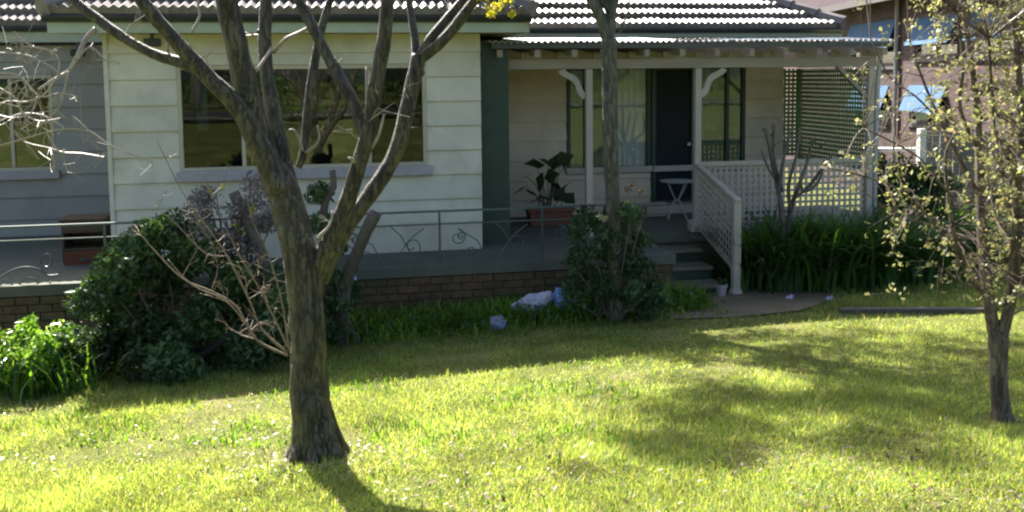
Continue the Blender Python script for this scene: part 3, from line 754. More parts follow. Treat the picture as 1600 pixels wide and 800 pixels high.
# ------------------------------------------------------------------ main tree (many-stemmed, nearly bare)
def limb_pts(lst, Y0):
    """(px, py, depth offset, width px) -> points and radii"""
    P = [at(a, b, Y0+c) for a, b, c, w in lst]; rr = [w/F*(Y0+c)/2 for a, b, c, w in lst]
    return P, rr
b1 = gp(496, 712); Y1 = b1.y
t1 = thing('garden_tree', b1, 'large nearly bare many-stemmed tree with mossy trunk standing on the front lawn', 'tree')
tr = MB()
P, rr = limb_pts([(498, 735, 0, 96), (496, 712, 0, 84), (492, 690, 0, 76), (486, 640, 0, 66), (482, 580, 0, 61), (480, 510, 0, 58), (476, 450, 0, 58), (468, 400, 0, 58), (456, 340, 0, 54), (442, 290, 0, 44), (432, 262, .0, 30), (424, 240, 0, 14)], Y1)
tr.tube(P, [r*.96 for r in rr], n=40, sub=9, rough=.13, wr=1.1)
for k in range(7):   # root flares
    a = k*.9+.3; d = Vector((math.cos(a), math.sin(a), 0)); q = b1+d*.17
    tr.tube([b1+Vector((0, 0, .30))+d*.04, b1+d*.09+Vector((0, 0, .10)), Vector((q.x, q.y, ground(q.x, q.y)-.03))], [.05, .055, .04], n=10, sub=4, rough=.15)
trunk1 = tr.build('trunk', m_bark, t1, world=True, smooth=True)
LP = []
limbs = {
 'a': [(452, 350, .02, 50), (425, 270, .02, 46), (398, 190, .0, 44), (378, 110, -.02, 42), (362, 40, -.05, 40), (350, -30, -.08, 37), (335, -160, -.12, 32), (320, -320, -.2, 24)],
 'b': [(462, 330, .06, 36), (442, 250, .10, 32), (424, 160, .14, 27), (414, 80, .18, 24), (416, 0, .22, 22), (420, -110, .3, 18), (440, -260, .4, 13)],
 'c': [(438, 300, -.03, 44), (405, 225, -.06, 40), (370, 165, -.10, 34), (322, 118, -.14, 30), (280, 70, -.2, 27), (240, 25, -.25, 25), (205, -25, -.3, 23), (150, -130, -.4, 18)],
 'd': [(330, 124, -.14, 24), (290, 100, -.14, 21), (250, 88, -.13, 19), (205, 66, -.12, 18), (160, 35, -.1, 18), (118, 2, -.08, 17), (70, -50, -.05, 15), (0, -140, 0, 11)],
 'e': [(487, 470, .0, 34), (500, 410, .0, 38), (520, 372, -.01, 36), (540, 320, -.02, 32), (558, 268, -.04, 29), (575, 205, -.06, 29), (588, 130, -.08, 28), (600, 60, -.1, 26), (606, -10, -.12, 24), (612, -120, -.15, 19), (600, -280, -.2, 13)],
 'f': [(576, 225, -.05, 24), (556, 170, -.03, 25), (535, 130, -.01, 23), (508, 80, .02, 21), (485, 35, .05, 20), (462, -10, .08, 18), (420, -100, .15, 14)],
 'g': [(500, 440, .03, 30), (520, 395, .06, 32), (548, 345, .1, 31), (588, 290, .14, 30), (620, 235, .17, 29), (634, 180, .2, 29), (646, 125, .22, 28), (655, 86, .23, 27)],
 'h': [(653, 92, .23, 20), (672, 62, .24, 18), (698, 30, .26, 17), (730, -8, .3, 15), (800, -90, .4, 11)],
 'i': [(655, 92, .23, 22), (684, 70, .2, 21), (712, 40, .17, 20), (742, 0, .14, 18), (790, -60, .1, 14), (860, -150, 0, 10)],
 'j': [(650, 92, .23, 19), (648, 60, .28, 15), (642, 20, .33, 13), (636, -30, .38, 12), (630, -130, .5, 9)],
 'k': [(466, 262, .2, 12), (475, 235, .22, 16), (480, 180, .25, 17), (488, 120, .28, 17), (500, 55, .32, 15), (516, 0, .35, 13), (545, -80, .4, 9)],
}
for k, v in limbs.items():
    P, rr = limb_pts(v, Y1); rr = [r*.86 for r in rr]; LP.append((P, rr))
    MB().tube(P, rr, n=16, sub=5, rough=.13, wr=1.3).build('limb', m_bark, t1, world=True, smooth=True)
for v in ([(150, 45, -.1, 9), (135, 60, -.12, 8), (122, 85, -.15, 7), (108, 110, -.15, 6), (88, 122, -.2, 5), (60, 140, -.2, 4)],
          [(428, 82, .18, 6), (445, 62, .1, 6), (470, 50, .1, 6), (492, 38, .06, 6)],
          [(400, 112, 0, 5), (425, 75, .1, 5)],
          [(300, 50, -.2, 5), (312, 25, -.2, 4), (310, 5, -.2, 4), (318, -40, -.2, 3)],
          [(262, 85, -.1, 5), (262, 45, -.15, 4), (255, 35, -.15, 3)],
          [(478, 238, .2, 6), (492, 228, .15, 5), (499, 214, .12, 4), (496, 196, .1, 3)], [(474, 236, .2, 5), (462, 206, .18, 4), (452, 203, .15, 3)],
          [(580, 232, -.05, 5), (592, 210, -.1, 5), (600, 178, -.1, 4)], [(574, 188, -.04, 6), (573, 140, -.02, 5), (573, 105, 0, 4)],
          [(560, 262, -.04, 6), (552, 250, -.1, 5), (545, 247, -.14, 4)],
          [(505, 385, .0, 8), (498, 372, -.03, 7), (516, 352, -.05, 5), (520, 330, -.05, 4)]):
    P, rr = limb_pts(v, Y1)
    MB().tube(P, rr, n=7, sub=4).build('branch', m_twig, t1, world=True, smooth=True)
def shoots(mb, P, k, ln, r, up=.35):
    # fine side shoots along a stem
    for i in range(k):
        j = rng.integers(1, len(P)); q = P[j-1].lerp(P[j], float(rng.random())); d = Vector(rng.normal(size=3)); d.z = abs(d.z)*.6+up; d.normalize()
        l_ = ln*rng.uniform(.4, 1.2); a = q+d*l_*.5+Vector(rng.normal(size=3)*l_*.08); b = q+d*l_+Vector(rng.normal(size=3)*l_*.15)
        mb.tube([q, a, b], [r, r*.8, r*.4], n=5, sub=2)
        for m_ in range(2): mb.tube([a, a+(b-a)*.5+Vector(rng.normal(size=3)*l_*.12), b+Vector(rng.normal(size=3)*l_*.25)], [r*.6, r*.45, r*.25], n=4, sub=1)
mb = MB()
for P, rr in LP[:10]: shoots(mb, P[2:], 5, .16, .0035)
for P, rr in LP:      # knots and branch scars
    for i in range(2):
        j = rng.integers(1, len(P)-1); d = Vector(rng.normal(size=3)).normalized(); q = P[j].lerp(P[j+1], float(rng.random()))
        MB().tube([q, q+d*rr[j]*.9, q+d*(rr[j]*1.25)], [rr[j]*.5, rr[j]*.42, rr[j]*.25], n=9, sub=2, rough=.2).build('knot', m_bark, t1, world=True, smooth=True)
tag(mb.build('twigs', m_twig, t1, world=True), kind='stuff')
# crown above the frame: bare twigs and few leaves
tips = []; mbt = MB()
for s_ in ((320, -320, -.2), (440, -260, .4), (150, -130, -.4), (0, -140, 0), (600, -280, -.2), (420, -100, .15), (800, -90, .4), (860, -150, 0), (630, -130, .5), (545, -80, .4), (335, -160, -.12)):
    p = at(s_[0], s_[1], Y1+s_[2])
    for j in range(2): grow(mbt, p, Vector((rng.normal()*.5, rng.normal()*.5+.3, 1)), .8, .016, 2, tips, .6, .3)
tag(mbt.build('twigs', m_bark, t1, world=True), kind='stuff')
def above(C, margin=25):
    """keep only crown leaves that stay above the picture's top edge (where the photo shows no leaves)"""
    Mi = np.array(CM.inverted()); c = np.asarray(C) @ Mi[:3, :3].T + Mi[:3, 3]
    return np.asarray(C)[(c[:, 1]/(-c[:, 2])*F) > PY+margin]
C = above(clumps(tips, [.2]*len(tips), 4)); leaves('foliage', C, .04, l_yellow, t1)
C = clumps([at(772, 8, Y1+.1), at(755, -8, Y1+.1), at(790, 2, Y1+.12), at(768, 22, Y1+.1), at(800, 22, Y1+.1)], [.055, .06, .05, .03, .025], 42)
leaves('leaf_spray', C, .03, l_yellow, t1)
# fine pale twigs at the left, hanging from the low branch
mb = MB()
for v in ([(0, 112, 5), (30, 118, 4), (60, 150, 4), (90, 145, 3), (120, 150, 3)], [(0, 62, 3), (30, 60, 4), (50, 72, 3), (90, 80, 2)],
          [(88, 122, 5), (70, 145, 4), (40, 160, 4), (10, 158, 3), (-30, 170, 3)], [(95, 118, 4), (75, 100, 4), (45, 85, 4), (10, 82, 3), (-20, 84, 3)],
          [(60, 150, 4), (50, 175, 3), (20, 185, 3), (0, 180, 3)], [(0, 225, 4), (40, 218, 4), (75, 205, 3), (100, 200, 4), (140, 205, 4), (175, 228, 4), (235, 252, 3)],
          [(100, 200, 4), (65, 180, 4), (30, 178, 4), (-20, 200, 4)], [(93, 187, 3), (62, 190, 3), (38, 175, 4), (15, 150, 3), (-20, 130, 3)],
          [(75, 205, 3), (95, 235, 4), (130, 242, 4), (165, 245, 4)], [(20, 200, 3), (40, 225, 4), (80, 232, 3), (100, 238, 3)],
          [(105, 112, 5), (98, 150, 4), (88, 172, 4), (60, 200, 3)], [(90, 122, 4), (92, 96, 3), (70, 76, 3), (40, 70, 3)], [(118, 92, 4), (140, 75, 3), (165, 98, 3), (180, 96, 3)],
          [(30, 118, 4), (42, 140, 3), (30, 165, 3), (42, 190, 3)], [(0, 150, 4), (22, 128, 3), (45, 125, 3)]):
    dz = rng.uniform(-.3, .1)
    P = [at(a+rng.normal()*1.5, b+rng.normal()*1.5, Y1-.2+dz) for a, b, w in v]
    mb.tube(P, [w/F*5/2*.75 for a, b, w in v], n=5, sub=3)
    for p in P[1:]:
        for j in range(2): mb.tube([p, p+Vector(rng.normal(size=3)*.04)+Vector((-.02, 0, -.02)), p+Vector(rng.normal(size=3)*.08)+Vector((-.04, 0, -.03))], [.0022, .0018, .001], n=4, sub=2)
mb.build('twig_spray', m_twig, t1, world=True)
# ------------------------------------------------------------------ slender tree in front of the verandah
b2 = at(962, 478, 9.9); b2.z = ground(b2.x, b2.y); Y2 = b2.y
t2 = thing('slender_tree', b2, 'slender straight tree rising from a dark shrub in front of the verandah', 'tree')
P, rr = limb_pts([(964, 500, 0, 28), (962, 470, 0, 24), (960, 400, 0, 23), (958, 320, 0, 22), (954, 240, 0, 24), (953, 160, 0, 24), (952, 100, 0, 24), (951, 60, 0, 25)], Y2)
MB().tube(P, rr, n=14, sub=4, rough=.07).build('trunk', m_bark2, t2, world=True, smooth=True)
tips = []; mbt = MB()
for v in ([(951, 70, 0, 21), (940, 30, 0, 19), (922, -5, 0, 17), (900, -60, .1, 15), (880, -160, .2, 12), (870, -300, .3, 9)], [(952, 70, 0, 15), (956, 30, 0, 13), (958, -10, 0, 12), (975, -90, -.1, 11), (1000, -220, -.2, 9), (1010, -380, -.2, 6)],
          [(968, 52, 0, 4), (980, 22, 0, 3), (985, -5, 0, 3), (1000, -60, 0, 3)], [(958, -10, 0, 10), (920, -120, -.3, 8), (960, -240, -.8, 6)], [(900, -60, .1, 10), (1000, -150, .6, 8), (1100, -240, 1.1, 6)]):
    P, rr = limb_pts(v, Y2); MB().tube(P, rr, n=10, sub=4, rough=.07).build('limb', m_bark2, t2, world=True, smooth=True)
    if v[0][3] > 5:
        for q in P[-2:]:
            for j in range(3): grow(mbt, q, Vector((rng.normal()*.9, rng.normal()*.9, .5)), 1.0, .018, 2, tips, .7, .1)
tag(mbt.build('twigs', m_bark2, t2, world=True), kind='stuff')
cc = []
for (gx, gy, h_, r) in [(.8, 8.6, 3.9, .5), (1.7, 8.5, 4.0, .5), (2.6, 8.1, 4.2, .5), (3.4, 7.8, 4.3, .5), (4.4, 7.6, 4.4, .5), (2.1, 7.5, 4.5, .45), (3.1, 7.0, 4.6, .5), (4.3, 6.7, 4.8, .5), (1.5, 6.2, 5.6, .4), (2.2, 6.0, 5.4, .45), (2.9, 5.9, 5.4, .5), (3.7, 6.0, 5.2, .5), (.9, 5.3, 6.4, .35), (2.0, 5.2, 6.2, .4), (3.0, 5.2, 6.0, .4), (2.7, 6.5, 5.1, .45), (3.9, 5.4, 5.2, .5), (1.2, 8.0, 4.2, .35), (3.8, 7.1, 4.7, .45), (1.2, 5.7, 6.0, .35)]:
    r *= 1.15
    k = h_/math.tan(SUN_EL); c = Vector((gx+k*math.sin(SUN_AZ), gy+k*math.cos(SUN_AZ), ground(gx, gy)+h_))
    for j in range(13): cc.append(c+Vector(rng.normal(size=3)*r*.62))
    q = Vector((b2.x-.05, b2.y, b2.z+3.1+rng.uniform(0, 1.4)))
    MB().tube([q, q.lerp(c, .45)+Vector((0, 0, .25)), c], [.035, .025, .008], n=7, sub=4, rough=.1).build('branch', m_bark2, t2, world=True, smooth=True)
C = above(clumps(cc, [.28]*len(cc), 100), 14); leaves('foliage', C, .08, l_olive, t2)
C = clumps([at(1000+rng.normal()*28, 240+rng.normal()*38, Y2) for i in range(4)], [.09]*4, 7)
# ------------------------------------------------------------------ small maple at the right
b3 = gp(1566, 655); Y3 = b3.y
t3 = thing('young_maple', b3, 'small forked tree with fresh yellow and reddish leaves at the lawn right edge', 'tree')
P, rr = limb_pts([(1568, 668, 0, 44), (1566, 655, 0, 36), (1564, 640, 0, 30), (1561, 600, 0, 27), (1560, 560, 0, 29), (1560, 530, 0, 30), (1560, 512, 0, 22), (1561, 500, 0, 10)], Y3)
MB().tube(P, rr, n=18, sub=4, rough=.09).build('trunk', m_bark3, t3, world=True, smooth=True)
skel = []
L3 = [[(1558, 540, 0, 22), (1550, 500, 0, 20), (1543, 450, 0, 19), (1536, 390, .05, 17), (1532, 320, .1, 15), (1530, 240, .15, 13), (1524, 150, .2, 11), (1512, 60, .2, 8), (1500, -30, .2, 6), (1490, -120, .2, 4)],
      [(1560, 540, 0, 20), (1572, 500, -.03, 19), (1582, 450, -.06, 17), (1588, 380, -.1, 16), (1590, 300, -.15, 14), (1596, 200, -.2, 12), (1590, 90, -.25, 9), (1580, -30, -.3, 7), (1590, -150, -.4, 5)],
      [(1543, 462, 0, 11), (1520, 440, -.05, 9), (1500, 400, -.1, 8), (1488, 350, -.15, 7), (1480, 290, -.2, 6), (1478, 240, -.2, 5), (1495, 205, -.25, 4)],
      [(1582, 455, -.06, 10), (1610, 420, -.1, 9), (1640, 350, -.15, 8), (1670, 240, -.2, 6), (1690, 100, -.2, 5)],
      [(1532, 310, .1, 8), (1500, 250, .15, 6), (1470, 190, .2, 5), (1440, 120, .25, 4), (1420, 60, .3, 3)],
      [(1528, 230, .15, 7), (1500, 170, .1, 6), (1505, 100, .05, 5), (1495, 20, 0, 4)],
      [(1500, 400, -.1, 5), (1460, 350, -.1, 4), (1410, 300, -.1, 4), (1350, 275, -.05, 3), (1295, 262, 0, 3)],
      [(1590, 280, -.15, 7), (1560, 220, -.3, 6), (1550, 140, -.4, 5), (1545, 60, -.5, 4)],
      [(1480, 300, -.2, 4), (1440, 250, -.25, 3), (1400, 225, -.3, 3), (1350, 200, -.3, 2)],
      [(1470, 190, .2, 4), (1430, 150, .3, 3), (1390, 120, .4, 3), (1360, 60, .4, 2)],
      [(1536, 380, .05, 5), (1480, 360, .25, 4), (1430, 345, .35, 3), (1400, 340, .4, 2)],
      [(1543, 455, 0, 5), (1500, 440, .1, 4), (1470, 420, .1, 3), (1465, 470, .1, 3)],
      [(1588, 390, -.1, 6), (1560, 350, .1, 5), (1550, 300, .2, 4), (1565, 240, .3, 3)]]
for v in L3:
    P, rr = limb_pts(v, Y3); skel += P+[P[i].lerp(P[i+1], .5) for i in range(len(P)-1)]
    MB().tube(P, rr, n=10, sub=4, rough=.07).build('limb' if v[0][3] > 9 else 'branch', m_bark3, t3, world=True, smooth=True)
cl = []
def dens(px, py):
    # how leafy the crown is at this spot of the photograph
    if px > 1530: return 1.0 if py < 400 else .5
    if px > 1450: return .5 if py < 230 else .2
    if 1390 < px and 250 < py < 390: return .36
    if 1290 < px < 1440 and 240 < py < 300: return .22
    if 1390 < px: return .09
    if px > 1330: return .06 if py < 300 else .02
    return .012
while len(cl) < 1750:
    px, py = rng.uniform(1285, 1720), rng.uniform(-100, 470)
    if rng.random() < dens(px, py): cl.append(at(px, py, Y3+rng.normal()*.35))
mb = MB(); tv = np.array([tuple(p) for p in skel])
for c in cl:
    i = int(np.argmin(((tv-np.array(c))**2).sum(1))); q = Vector(tv[i])
    if (q-c).length < .45 or (c.z > q.z-.1 and (q-c).length < .9): mb.tube([q, q.lerp(c, .5)+Vector((0, 0, .03)), c], [.0035, .0025, .0012], n=4, sub=2)
tag(mb.build('twigs', m_bark3, t3, world=True), kind='stuff')
C = clumps(cl, rng.uniform(.02, .07, len(cl)), 7); leaves('foliage', C, rng.uniform(.012, .036, len(C)), l_young, t3, asp=.7, up=.2)
# ------------------------------------------------------------------ shrubs
def shrub(name, base, blobs, per, size, mat, label, cat, stems=8, smat=None, asp=.45, group=None, up=.3, r0=.012):
    t = thing(name, base, label, cat, group)
    C = clumps([b[0] for b in blobs], [b[1] for b in blobs], per, .9)
    C = C[C[:, 2] > np.array([ground(x, y) for x, y in C[:, :2]])+.01]
    leaves('foliage', C, size*rng.choice([.45, .7, .95, 1.2, 1.5], len(C)), mat, t, asp=asp, up=up)
    mb = MB()
    for i in range(stems):
        b = blobs[rng.integers(len(blobs))][0]; q = base+Vector((rng.normal()*.06, rng.normal()*.06, -.02))
        e = Vector(b)+Vector(rng.normal(size=3)*.05)
        mb.tube([q, q.lerp(e, .5)+Vector(rng.normal(size=3)*.04), e], [r0, r0*.75, r0*.35], n=6, sub=3)
    mb.build('stems', smat or m_darktwig, t, world=True, smooth=True)
    return t
def blobset(lst, Y, sub=5, r=.17, jy=.22):
    out = []
    for (px, py, rp) in lst:
        c = at(px, py, Y); rw = rp/F*Y
        for j in range(sub):
            d = Vector(rng.normal(size=3)); d.normalize(); d *= rw*.62*rng.random()**.4; d.y *= 1.0
            out.append((c+d+Vector((0, rng.normal()*jy, 0)), r*rng.uniform(.7, 1.3)))
    return out
Ys = 8.6
bs = at(290, 560, Ys); bs.z = ground(bs.x, bs.y)
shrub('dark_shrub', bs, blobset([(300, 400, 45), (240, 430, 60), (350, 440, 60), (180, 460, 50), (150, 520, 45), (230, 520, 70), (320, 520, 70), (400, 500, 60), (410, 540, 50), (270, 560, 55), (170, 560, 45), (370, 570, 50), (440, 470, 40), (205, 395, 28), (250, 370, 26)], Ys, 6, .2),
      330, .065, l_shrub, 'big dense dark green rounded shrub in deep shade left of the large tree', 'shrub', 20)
bs2 = at(385, 520, 9.1); bs2.z = ground(bs2.x, bs2.y)
tt = shrub('lilac_grey_shrub', bs2, blobset([(330, 310, 30), (370, 330, 40), (400, 300, 30), (350, 370, 40), (395, 380, 40), (300, 350, 25), (420, 340, 25)], 9.1, 6, .12), 70, .05, l_lilac,
      'open twiggy shrub with greyish leaves and a few yellow ones behind the large tree', 'shrub', 26, m_darktwig)
C = clumps([at(a, b, 8.95) for a, b in ((350, 290), (325, 300), (395, 328), (400, 338), (368, 352), (377, 362), (345, 420), (398, 322), (342, 366))], [.04]*9, 9); leaves('new_leaf', C, .045, l_yellow, tt)
MB().tube([at(365, 300, 9.05), at(388, 350, 9.05), at(410, 400, 9.05), at(425, 470, 9.05)], [.05, .055, .06, .07], n=12, sub=3, rough=.15).build('stub', m_darktwig, tt, world=True, smooth=True)
bs3 = at(540, 500, 9.3); bs3.z = ground(bs3.x, bs3.y)
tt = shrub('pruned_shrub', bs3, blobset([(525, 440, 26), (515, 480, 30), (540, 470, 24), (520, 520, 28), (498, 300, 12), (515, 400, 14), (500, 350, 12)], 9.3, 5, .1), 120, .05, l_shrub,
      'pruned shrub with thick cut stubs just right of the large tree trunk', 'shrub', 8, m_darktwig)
MB().tube([at(588, 332, 9.2), at(572, 362, 9.2), at(556, 400, 9.25), at(540, 440, 9.3), at(532, 500, 9.3)], [.065, .062, .062, .07, .08], n=14, sub=3, rough=.14).build('stub', m_darktwig, tt, world=True, smooth=True)
MB().tube([at(519, 266, 9.3), at(521, 292, 9.3), at(508, 318, 9.3), at(505, 380, 9.3), at(520, 470, 9.3)], [.03, .032, .04, .04, .05], n=10, sub=3, rough=.14).build('stub', m_darktwig, tt, world=True, smooth=True)
# bare fan of shrub stems left of the trunk
bf = at(448, 556, Y1+.35); bf = Vector((bf.x+.12, bf.y, bf.z-.16)); bb = Vector((bf.x+.1, bf.y, ground(bf.x+.1, bf.y)))
BS = []
tf = thing('bare_shrub', bb, 'bare pale brown fan of shrub stems leaning left out from behind the large tree trunk', 'shrub')
mb = MB()
for v in ([(450, 556, 9), (400, 530, 8), (370, 480, 7), (330, 455, 6), (285, 435, 5), (240, 390, 4), (215, 360, 3)],
          [(450, 552, 9), (410, 515, 8), (390, 470, 7), (355, 400, 6), (320, 350, 5), (285, 300, 4), (255, 240, 3), (245, 220, 2)],
          [(452, 548, 8), (430, 500, 7), (405, 450, 6), (375, 400, 5), (350, 350, 4), (330, 300, 3), (318, 270, 2)],
          [(400, 528, 6), (380, 500, 5), (350, 468, 5), (300, 445, 4), (262, 405, 3)], [(390, 468, 5), (385, 450, 4), (398, 432, 3)],
          [(452, 548, 8), (440, 470, 6), (420, 400, 5), (395, 345, 4), (385, 300, 3)], [(400, 530, 5), (375, 522, 4), (388, 512, 3)], [(355, 400, 4), (320, 395, 3), (275, 350, 3), (240, 320, 2)],
          [(330, 455, 4), (340, 420, 3), (330, 380, 3), (300, 330, 2)], [(430, 500, 5), (415, 470, 4), (412, 440, 3)]):
    dy = rng.uniform(-.1, .15); P = [at(a, b, Y1+.35+dy*(i/len(v))) for i, (a, b, w) in enumerate(v)]
    mb.tube(P, [w/F*Y1/2*.5 for a, b, w in v], n=7, sub=4, rough=.3); BS.append(P)
mb.tube([bf+Vector((.0, 0, .14)), bf+Vector((.06, 0, 0)), bb-Vector((0, 0, .05))], [.03, .035, .045], n=8)
mb.build('stems', m_stem, tf, world=True, smooth=True)
mb = MB()
for P in BS: shoots(mb, P, 7, .16, .0022, .5)
tag(mb.build('twigs', m_stem, tf, world=True), kind='stuff')
# shrub at the foot of the slender tree
bs = at(955, 480, 9.95); bs.z = ground(bs.x, bs.y)
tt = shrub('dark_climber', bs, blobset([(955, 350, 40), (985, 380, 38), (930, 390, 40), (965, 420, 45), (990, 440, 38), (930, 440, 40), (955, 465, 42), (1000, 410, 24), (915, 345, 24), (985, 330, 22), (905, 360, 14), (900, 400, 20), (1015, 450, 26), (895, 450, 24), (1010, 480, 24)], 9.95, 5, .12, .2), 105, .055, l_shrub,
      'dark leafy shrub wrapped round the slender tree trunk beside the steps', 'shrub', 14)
leaves('red_leaf', clumps([at(988, 288, 9.9), at(983, 296, 9.9), at(1000, 300, 9.9)], [.05]*3, 16), .05, leafmat('reddish_leaf', (.12, .06, .03), (.16, .12, .04), .3), tt)
leaves('flower', clumps([at(938, 338, 9.7), at(945, 342, 9.7)], [.035]*2, 22), .04, leafmat('cream_petal', (.5, .5, .28), (.6, .6, .4), .3), tt, asp=.7)
# lit bush at the far left
bs = at(45, 598, 7.9); bs.z = ground(bs.x, bs.y)
tt = shrub('sunlit_bush', bs, blobset([(10, 560, 38), (50, 565, 38), (80, 560, 24), (30, 530, 30), (75, 535, 22), (-40, 560, 45), (60, 590, 30), (10, 590, 30), (92, 590, 14)], 7.9, 6, .12, .12), 110, .055, l_lime,
      'bright sunlit leafy bush at the left edge of the lawn', 'bush', 14)
bp_ = at(60, 560, 7.8); P = np.array([[bp_.x+rng.normal()*.28, 7.85+rng.normal()*.15, ground(bp_.x, 7.85)] for i in range(130)])
V, Fs = blades(P, rng.uniform(.3, .55, 130), .028, rng.uniform(.2, .7, 130), None, 3); npobj('strap_leaves', V, Fs, l_lime, tt)
# strap-leaved clumps right of the steps
kk = 0
sl = ['clump of dark strap leaves right beside the foot of the stair handrail', 'dark strap-leaved clump under the left part of the cream lattice', 'dark strap-leaved clump under the middle of the cream lattice', 'dark strap-leaved clump under the right end of the cream lattice', 'dark strap-leaved clump in front of the verandah corner post', 'dark strap-leaved clump just right of the verandah corner', 'rightmost dark strap-leaved clump near the paling fence']
for i, (px, py, Yc) in enumerate([(1195, 425, 11.9), (1245, 425, 11.8), (1300, 425, 11.8), (1350, 422, 11.8), (1400, 420, 12.0), (1440, 405, 12.8), (1465, 400, 13.6)]):
    c = at(px, py, Yc); c.z = ground(c.x, c.y)
    t = thing('strap_leaf_clump', c, sl[i], 'plant', 'dark strap-leaved plants along the verandah')
    n = 520; P = np.array([[c.x+rng.normal()*.24, c.y+rng.normal()*.2, c.z] for k in range(n)])
    V, Fs = blades(P, rng.uniform(.5, 1.25, n), rng.uniform(.03, .055, n), rng.uniform(.3, 1.0, n), None, 4)
    tag(npobj('leaf', V, Fs, l_strap, t), kind='stuff')
# bare branching shrub in front of the lattice
bs = at(1225, 400, 11.7); bs.z = ground(bs.x, bs.y)
t = thing('bare_branched_shrub', bs, 'leafless dark upright shrub standing in front of the cream lattice balustrade', 'shrub')
mb = MB()
for v in ([(1225, 400, 8), (1222, 330, 7), (1212, 280, 6), (1202, 230, 5), (1195, 200, 4)], [(1228, 400, 8), (1235, 330, 7), (1250, 285, 6), (1262, 250, 5), (1270, 215, 3)], [(1226, 380, 7), (1218, 310, 6), (1222, 260, 5), (1235, 205, 4)], [(1235, 330, 6), (1232, 290, 5), (1245, 240, 4), (1250, 200, 3)],
          [(1240, 310, 6), (1265, 290, 5), (1285, 262, 4), (1300, 240, 3)], [(1212, 280, 4), (1200, 262, 4), (1190, 235, 3)], [(1222, 300, 5), (1208, 240, 4), (1210, 195, 3)], [(1250, 285, 5), (1258, 300, 4), (1280, 282, 4), (1288, 250, 3)]):
    mb.tube([at(a, b, 11.7+rng.normal()*.06) for a, b, w in v], [w/F*11.7/2*1.1 for a, b, w in v], n=7, sub=3, rough=.12)
mb.build('stems', m_darktwig, t, world=True, smooth=True)
leaves('foliage', clumps([at(1200, 205, 11.7), at(1248, 240, 11.7), at(1225, 225, 11.7), at(1275, 225, 11.7)], [.12]*4, 16), .045, l_shrub, t)
# loose green shrub behind the verandah end and at the paling fence
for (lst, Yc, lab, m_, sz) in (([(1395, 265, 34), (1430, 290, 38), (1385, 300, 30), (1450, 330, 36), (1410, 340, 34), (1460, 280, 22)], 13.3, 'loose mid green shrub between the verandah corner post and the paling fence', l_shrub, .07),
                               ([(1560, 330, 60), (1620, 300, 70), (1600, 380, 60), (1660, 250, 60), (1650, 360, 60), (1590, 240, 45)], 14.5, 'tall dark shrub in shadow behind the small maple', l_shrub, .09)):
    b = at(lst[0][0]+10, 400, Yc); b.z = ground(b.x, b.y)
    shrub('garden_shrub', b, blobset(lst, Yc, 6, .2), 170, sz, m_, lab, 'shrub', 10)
# ------------------------------------------------------------------ things on the verandah and patio
tb = hw(pu(858, 1.6), 1.6, 0)
tp = thing('terracotta_planter', tb, 'rectangular terracotta planter standing on the verandah floor', 'planter', rz=TH)
pw = (pu(895, 1.6)-pu(822, 1.6))/2
mb = MB(); rings = [(pw*.86, .12, 0), (pw*.93, .14, .20), (pw, .155, .205), (pw, .155, .25), (pw*.95, .135, .25), (pw*.93, .13, .19)]
vs = [(sx*a, sy*b, z) for a, b, z in rings for sx, sy in ((-1, -1), (1, -1), (1, 1), (-1, 1))]
fs = [(3, 2, 1, 0)]+[(4*i+k, 4*i+(k+1) % 4, 4*i+4+(k+1) % 4, 4*i+4+k) for i in range(5) for k in range(4)]+[(20, 21, 22, 23)]
mb.add(vs, fs).build('trough', m_terra, tp, bevel=.006)
tq = thing('potted_plant', tb+Vector((0, 0, .19)), 'dark broad-leaved plant growing in the terracotta planter', 'plant', rz=0)
mb = MB(); Lc = []; Ld = []
for (px, py, s_) in [(870, 252, 0), (835, 257, 1), (848, 272, 1), (812, 298, 1), (880, 262, 0), (862, 275, 0), (845, 285, 1), (885, 290, 0), (830, 300, 1), (860, 300, 0), (875, 305, 0), (850, 310, 1), (890, 310, 0), (840, 312, 1), (868, 290, 0), (822, 276, 1), (882, 248, 0), (856, 255, 0)]:
    p = at(px, py, tb.y+rng.normal()*.1); q = tb+Vector((rng.normal()*.07, 0, .2))
    mb.tube([q, q.lerp(p, .6)+Vector((0, 0, .08)), p], [.009, .007, .004], n=5, sub=3)
    Lc.append(p); Ld.append(((p-q).x*1.6, rng.normal()*.2-.3, -.12))
mb.build('stem', m_darktwig, tq, world=True)
for p, d in zip(Lc, Ld):
    V, Fs = leafmesh(np.array([p]), rng.uniform(.22, .34), 'leaf', l_pot, asp=.85, up=.25, tipdir=np.array([d]), fold=.1)
    npobj('leaf', V, Fs, l_pot, tq)
# white metal table by the door
tb = hw(pu(1058, 1.7), 1.7, 0); t = thing('patio_table', tb, 'small white metal table with crossed legs standing in front of the dark door', 'table', rz=TH)
zt_ = pz(1055, 282, 1.7); m_tab = M('chipped_white_enamel', (.42, .43, .40), .5, .12, 12, .1, 40)
MB().lathe([(0, zt_-.02), (.24, zt_-.02), (.25, zt_-.01), (.25, zt_), (0, zt_+.001)], n=24).build('table_top', m_tab, t)
for a in range(4):
    an = a*math.pi/2+.5; c, s_ = math.cos(an), math.sin(an)
    MB().tube([(c*.19, s_*.19, zt_-.02), (c*.03, s_*.03, zt_*.5), (-c*.06, -s_*.06, zt_*.45), (-c*.2, -s_*.2, 0)], [.009]*4, n=6).build('leg', m_tab, t)
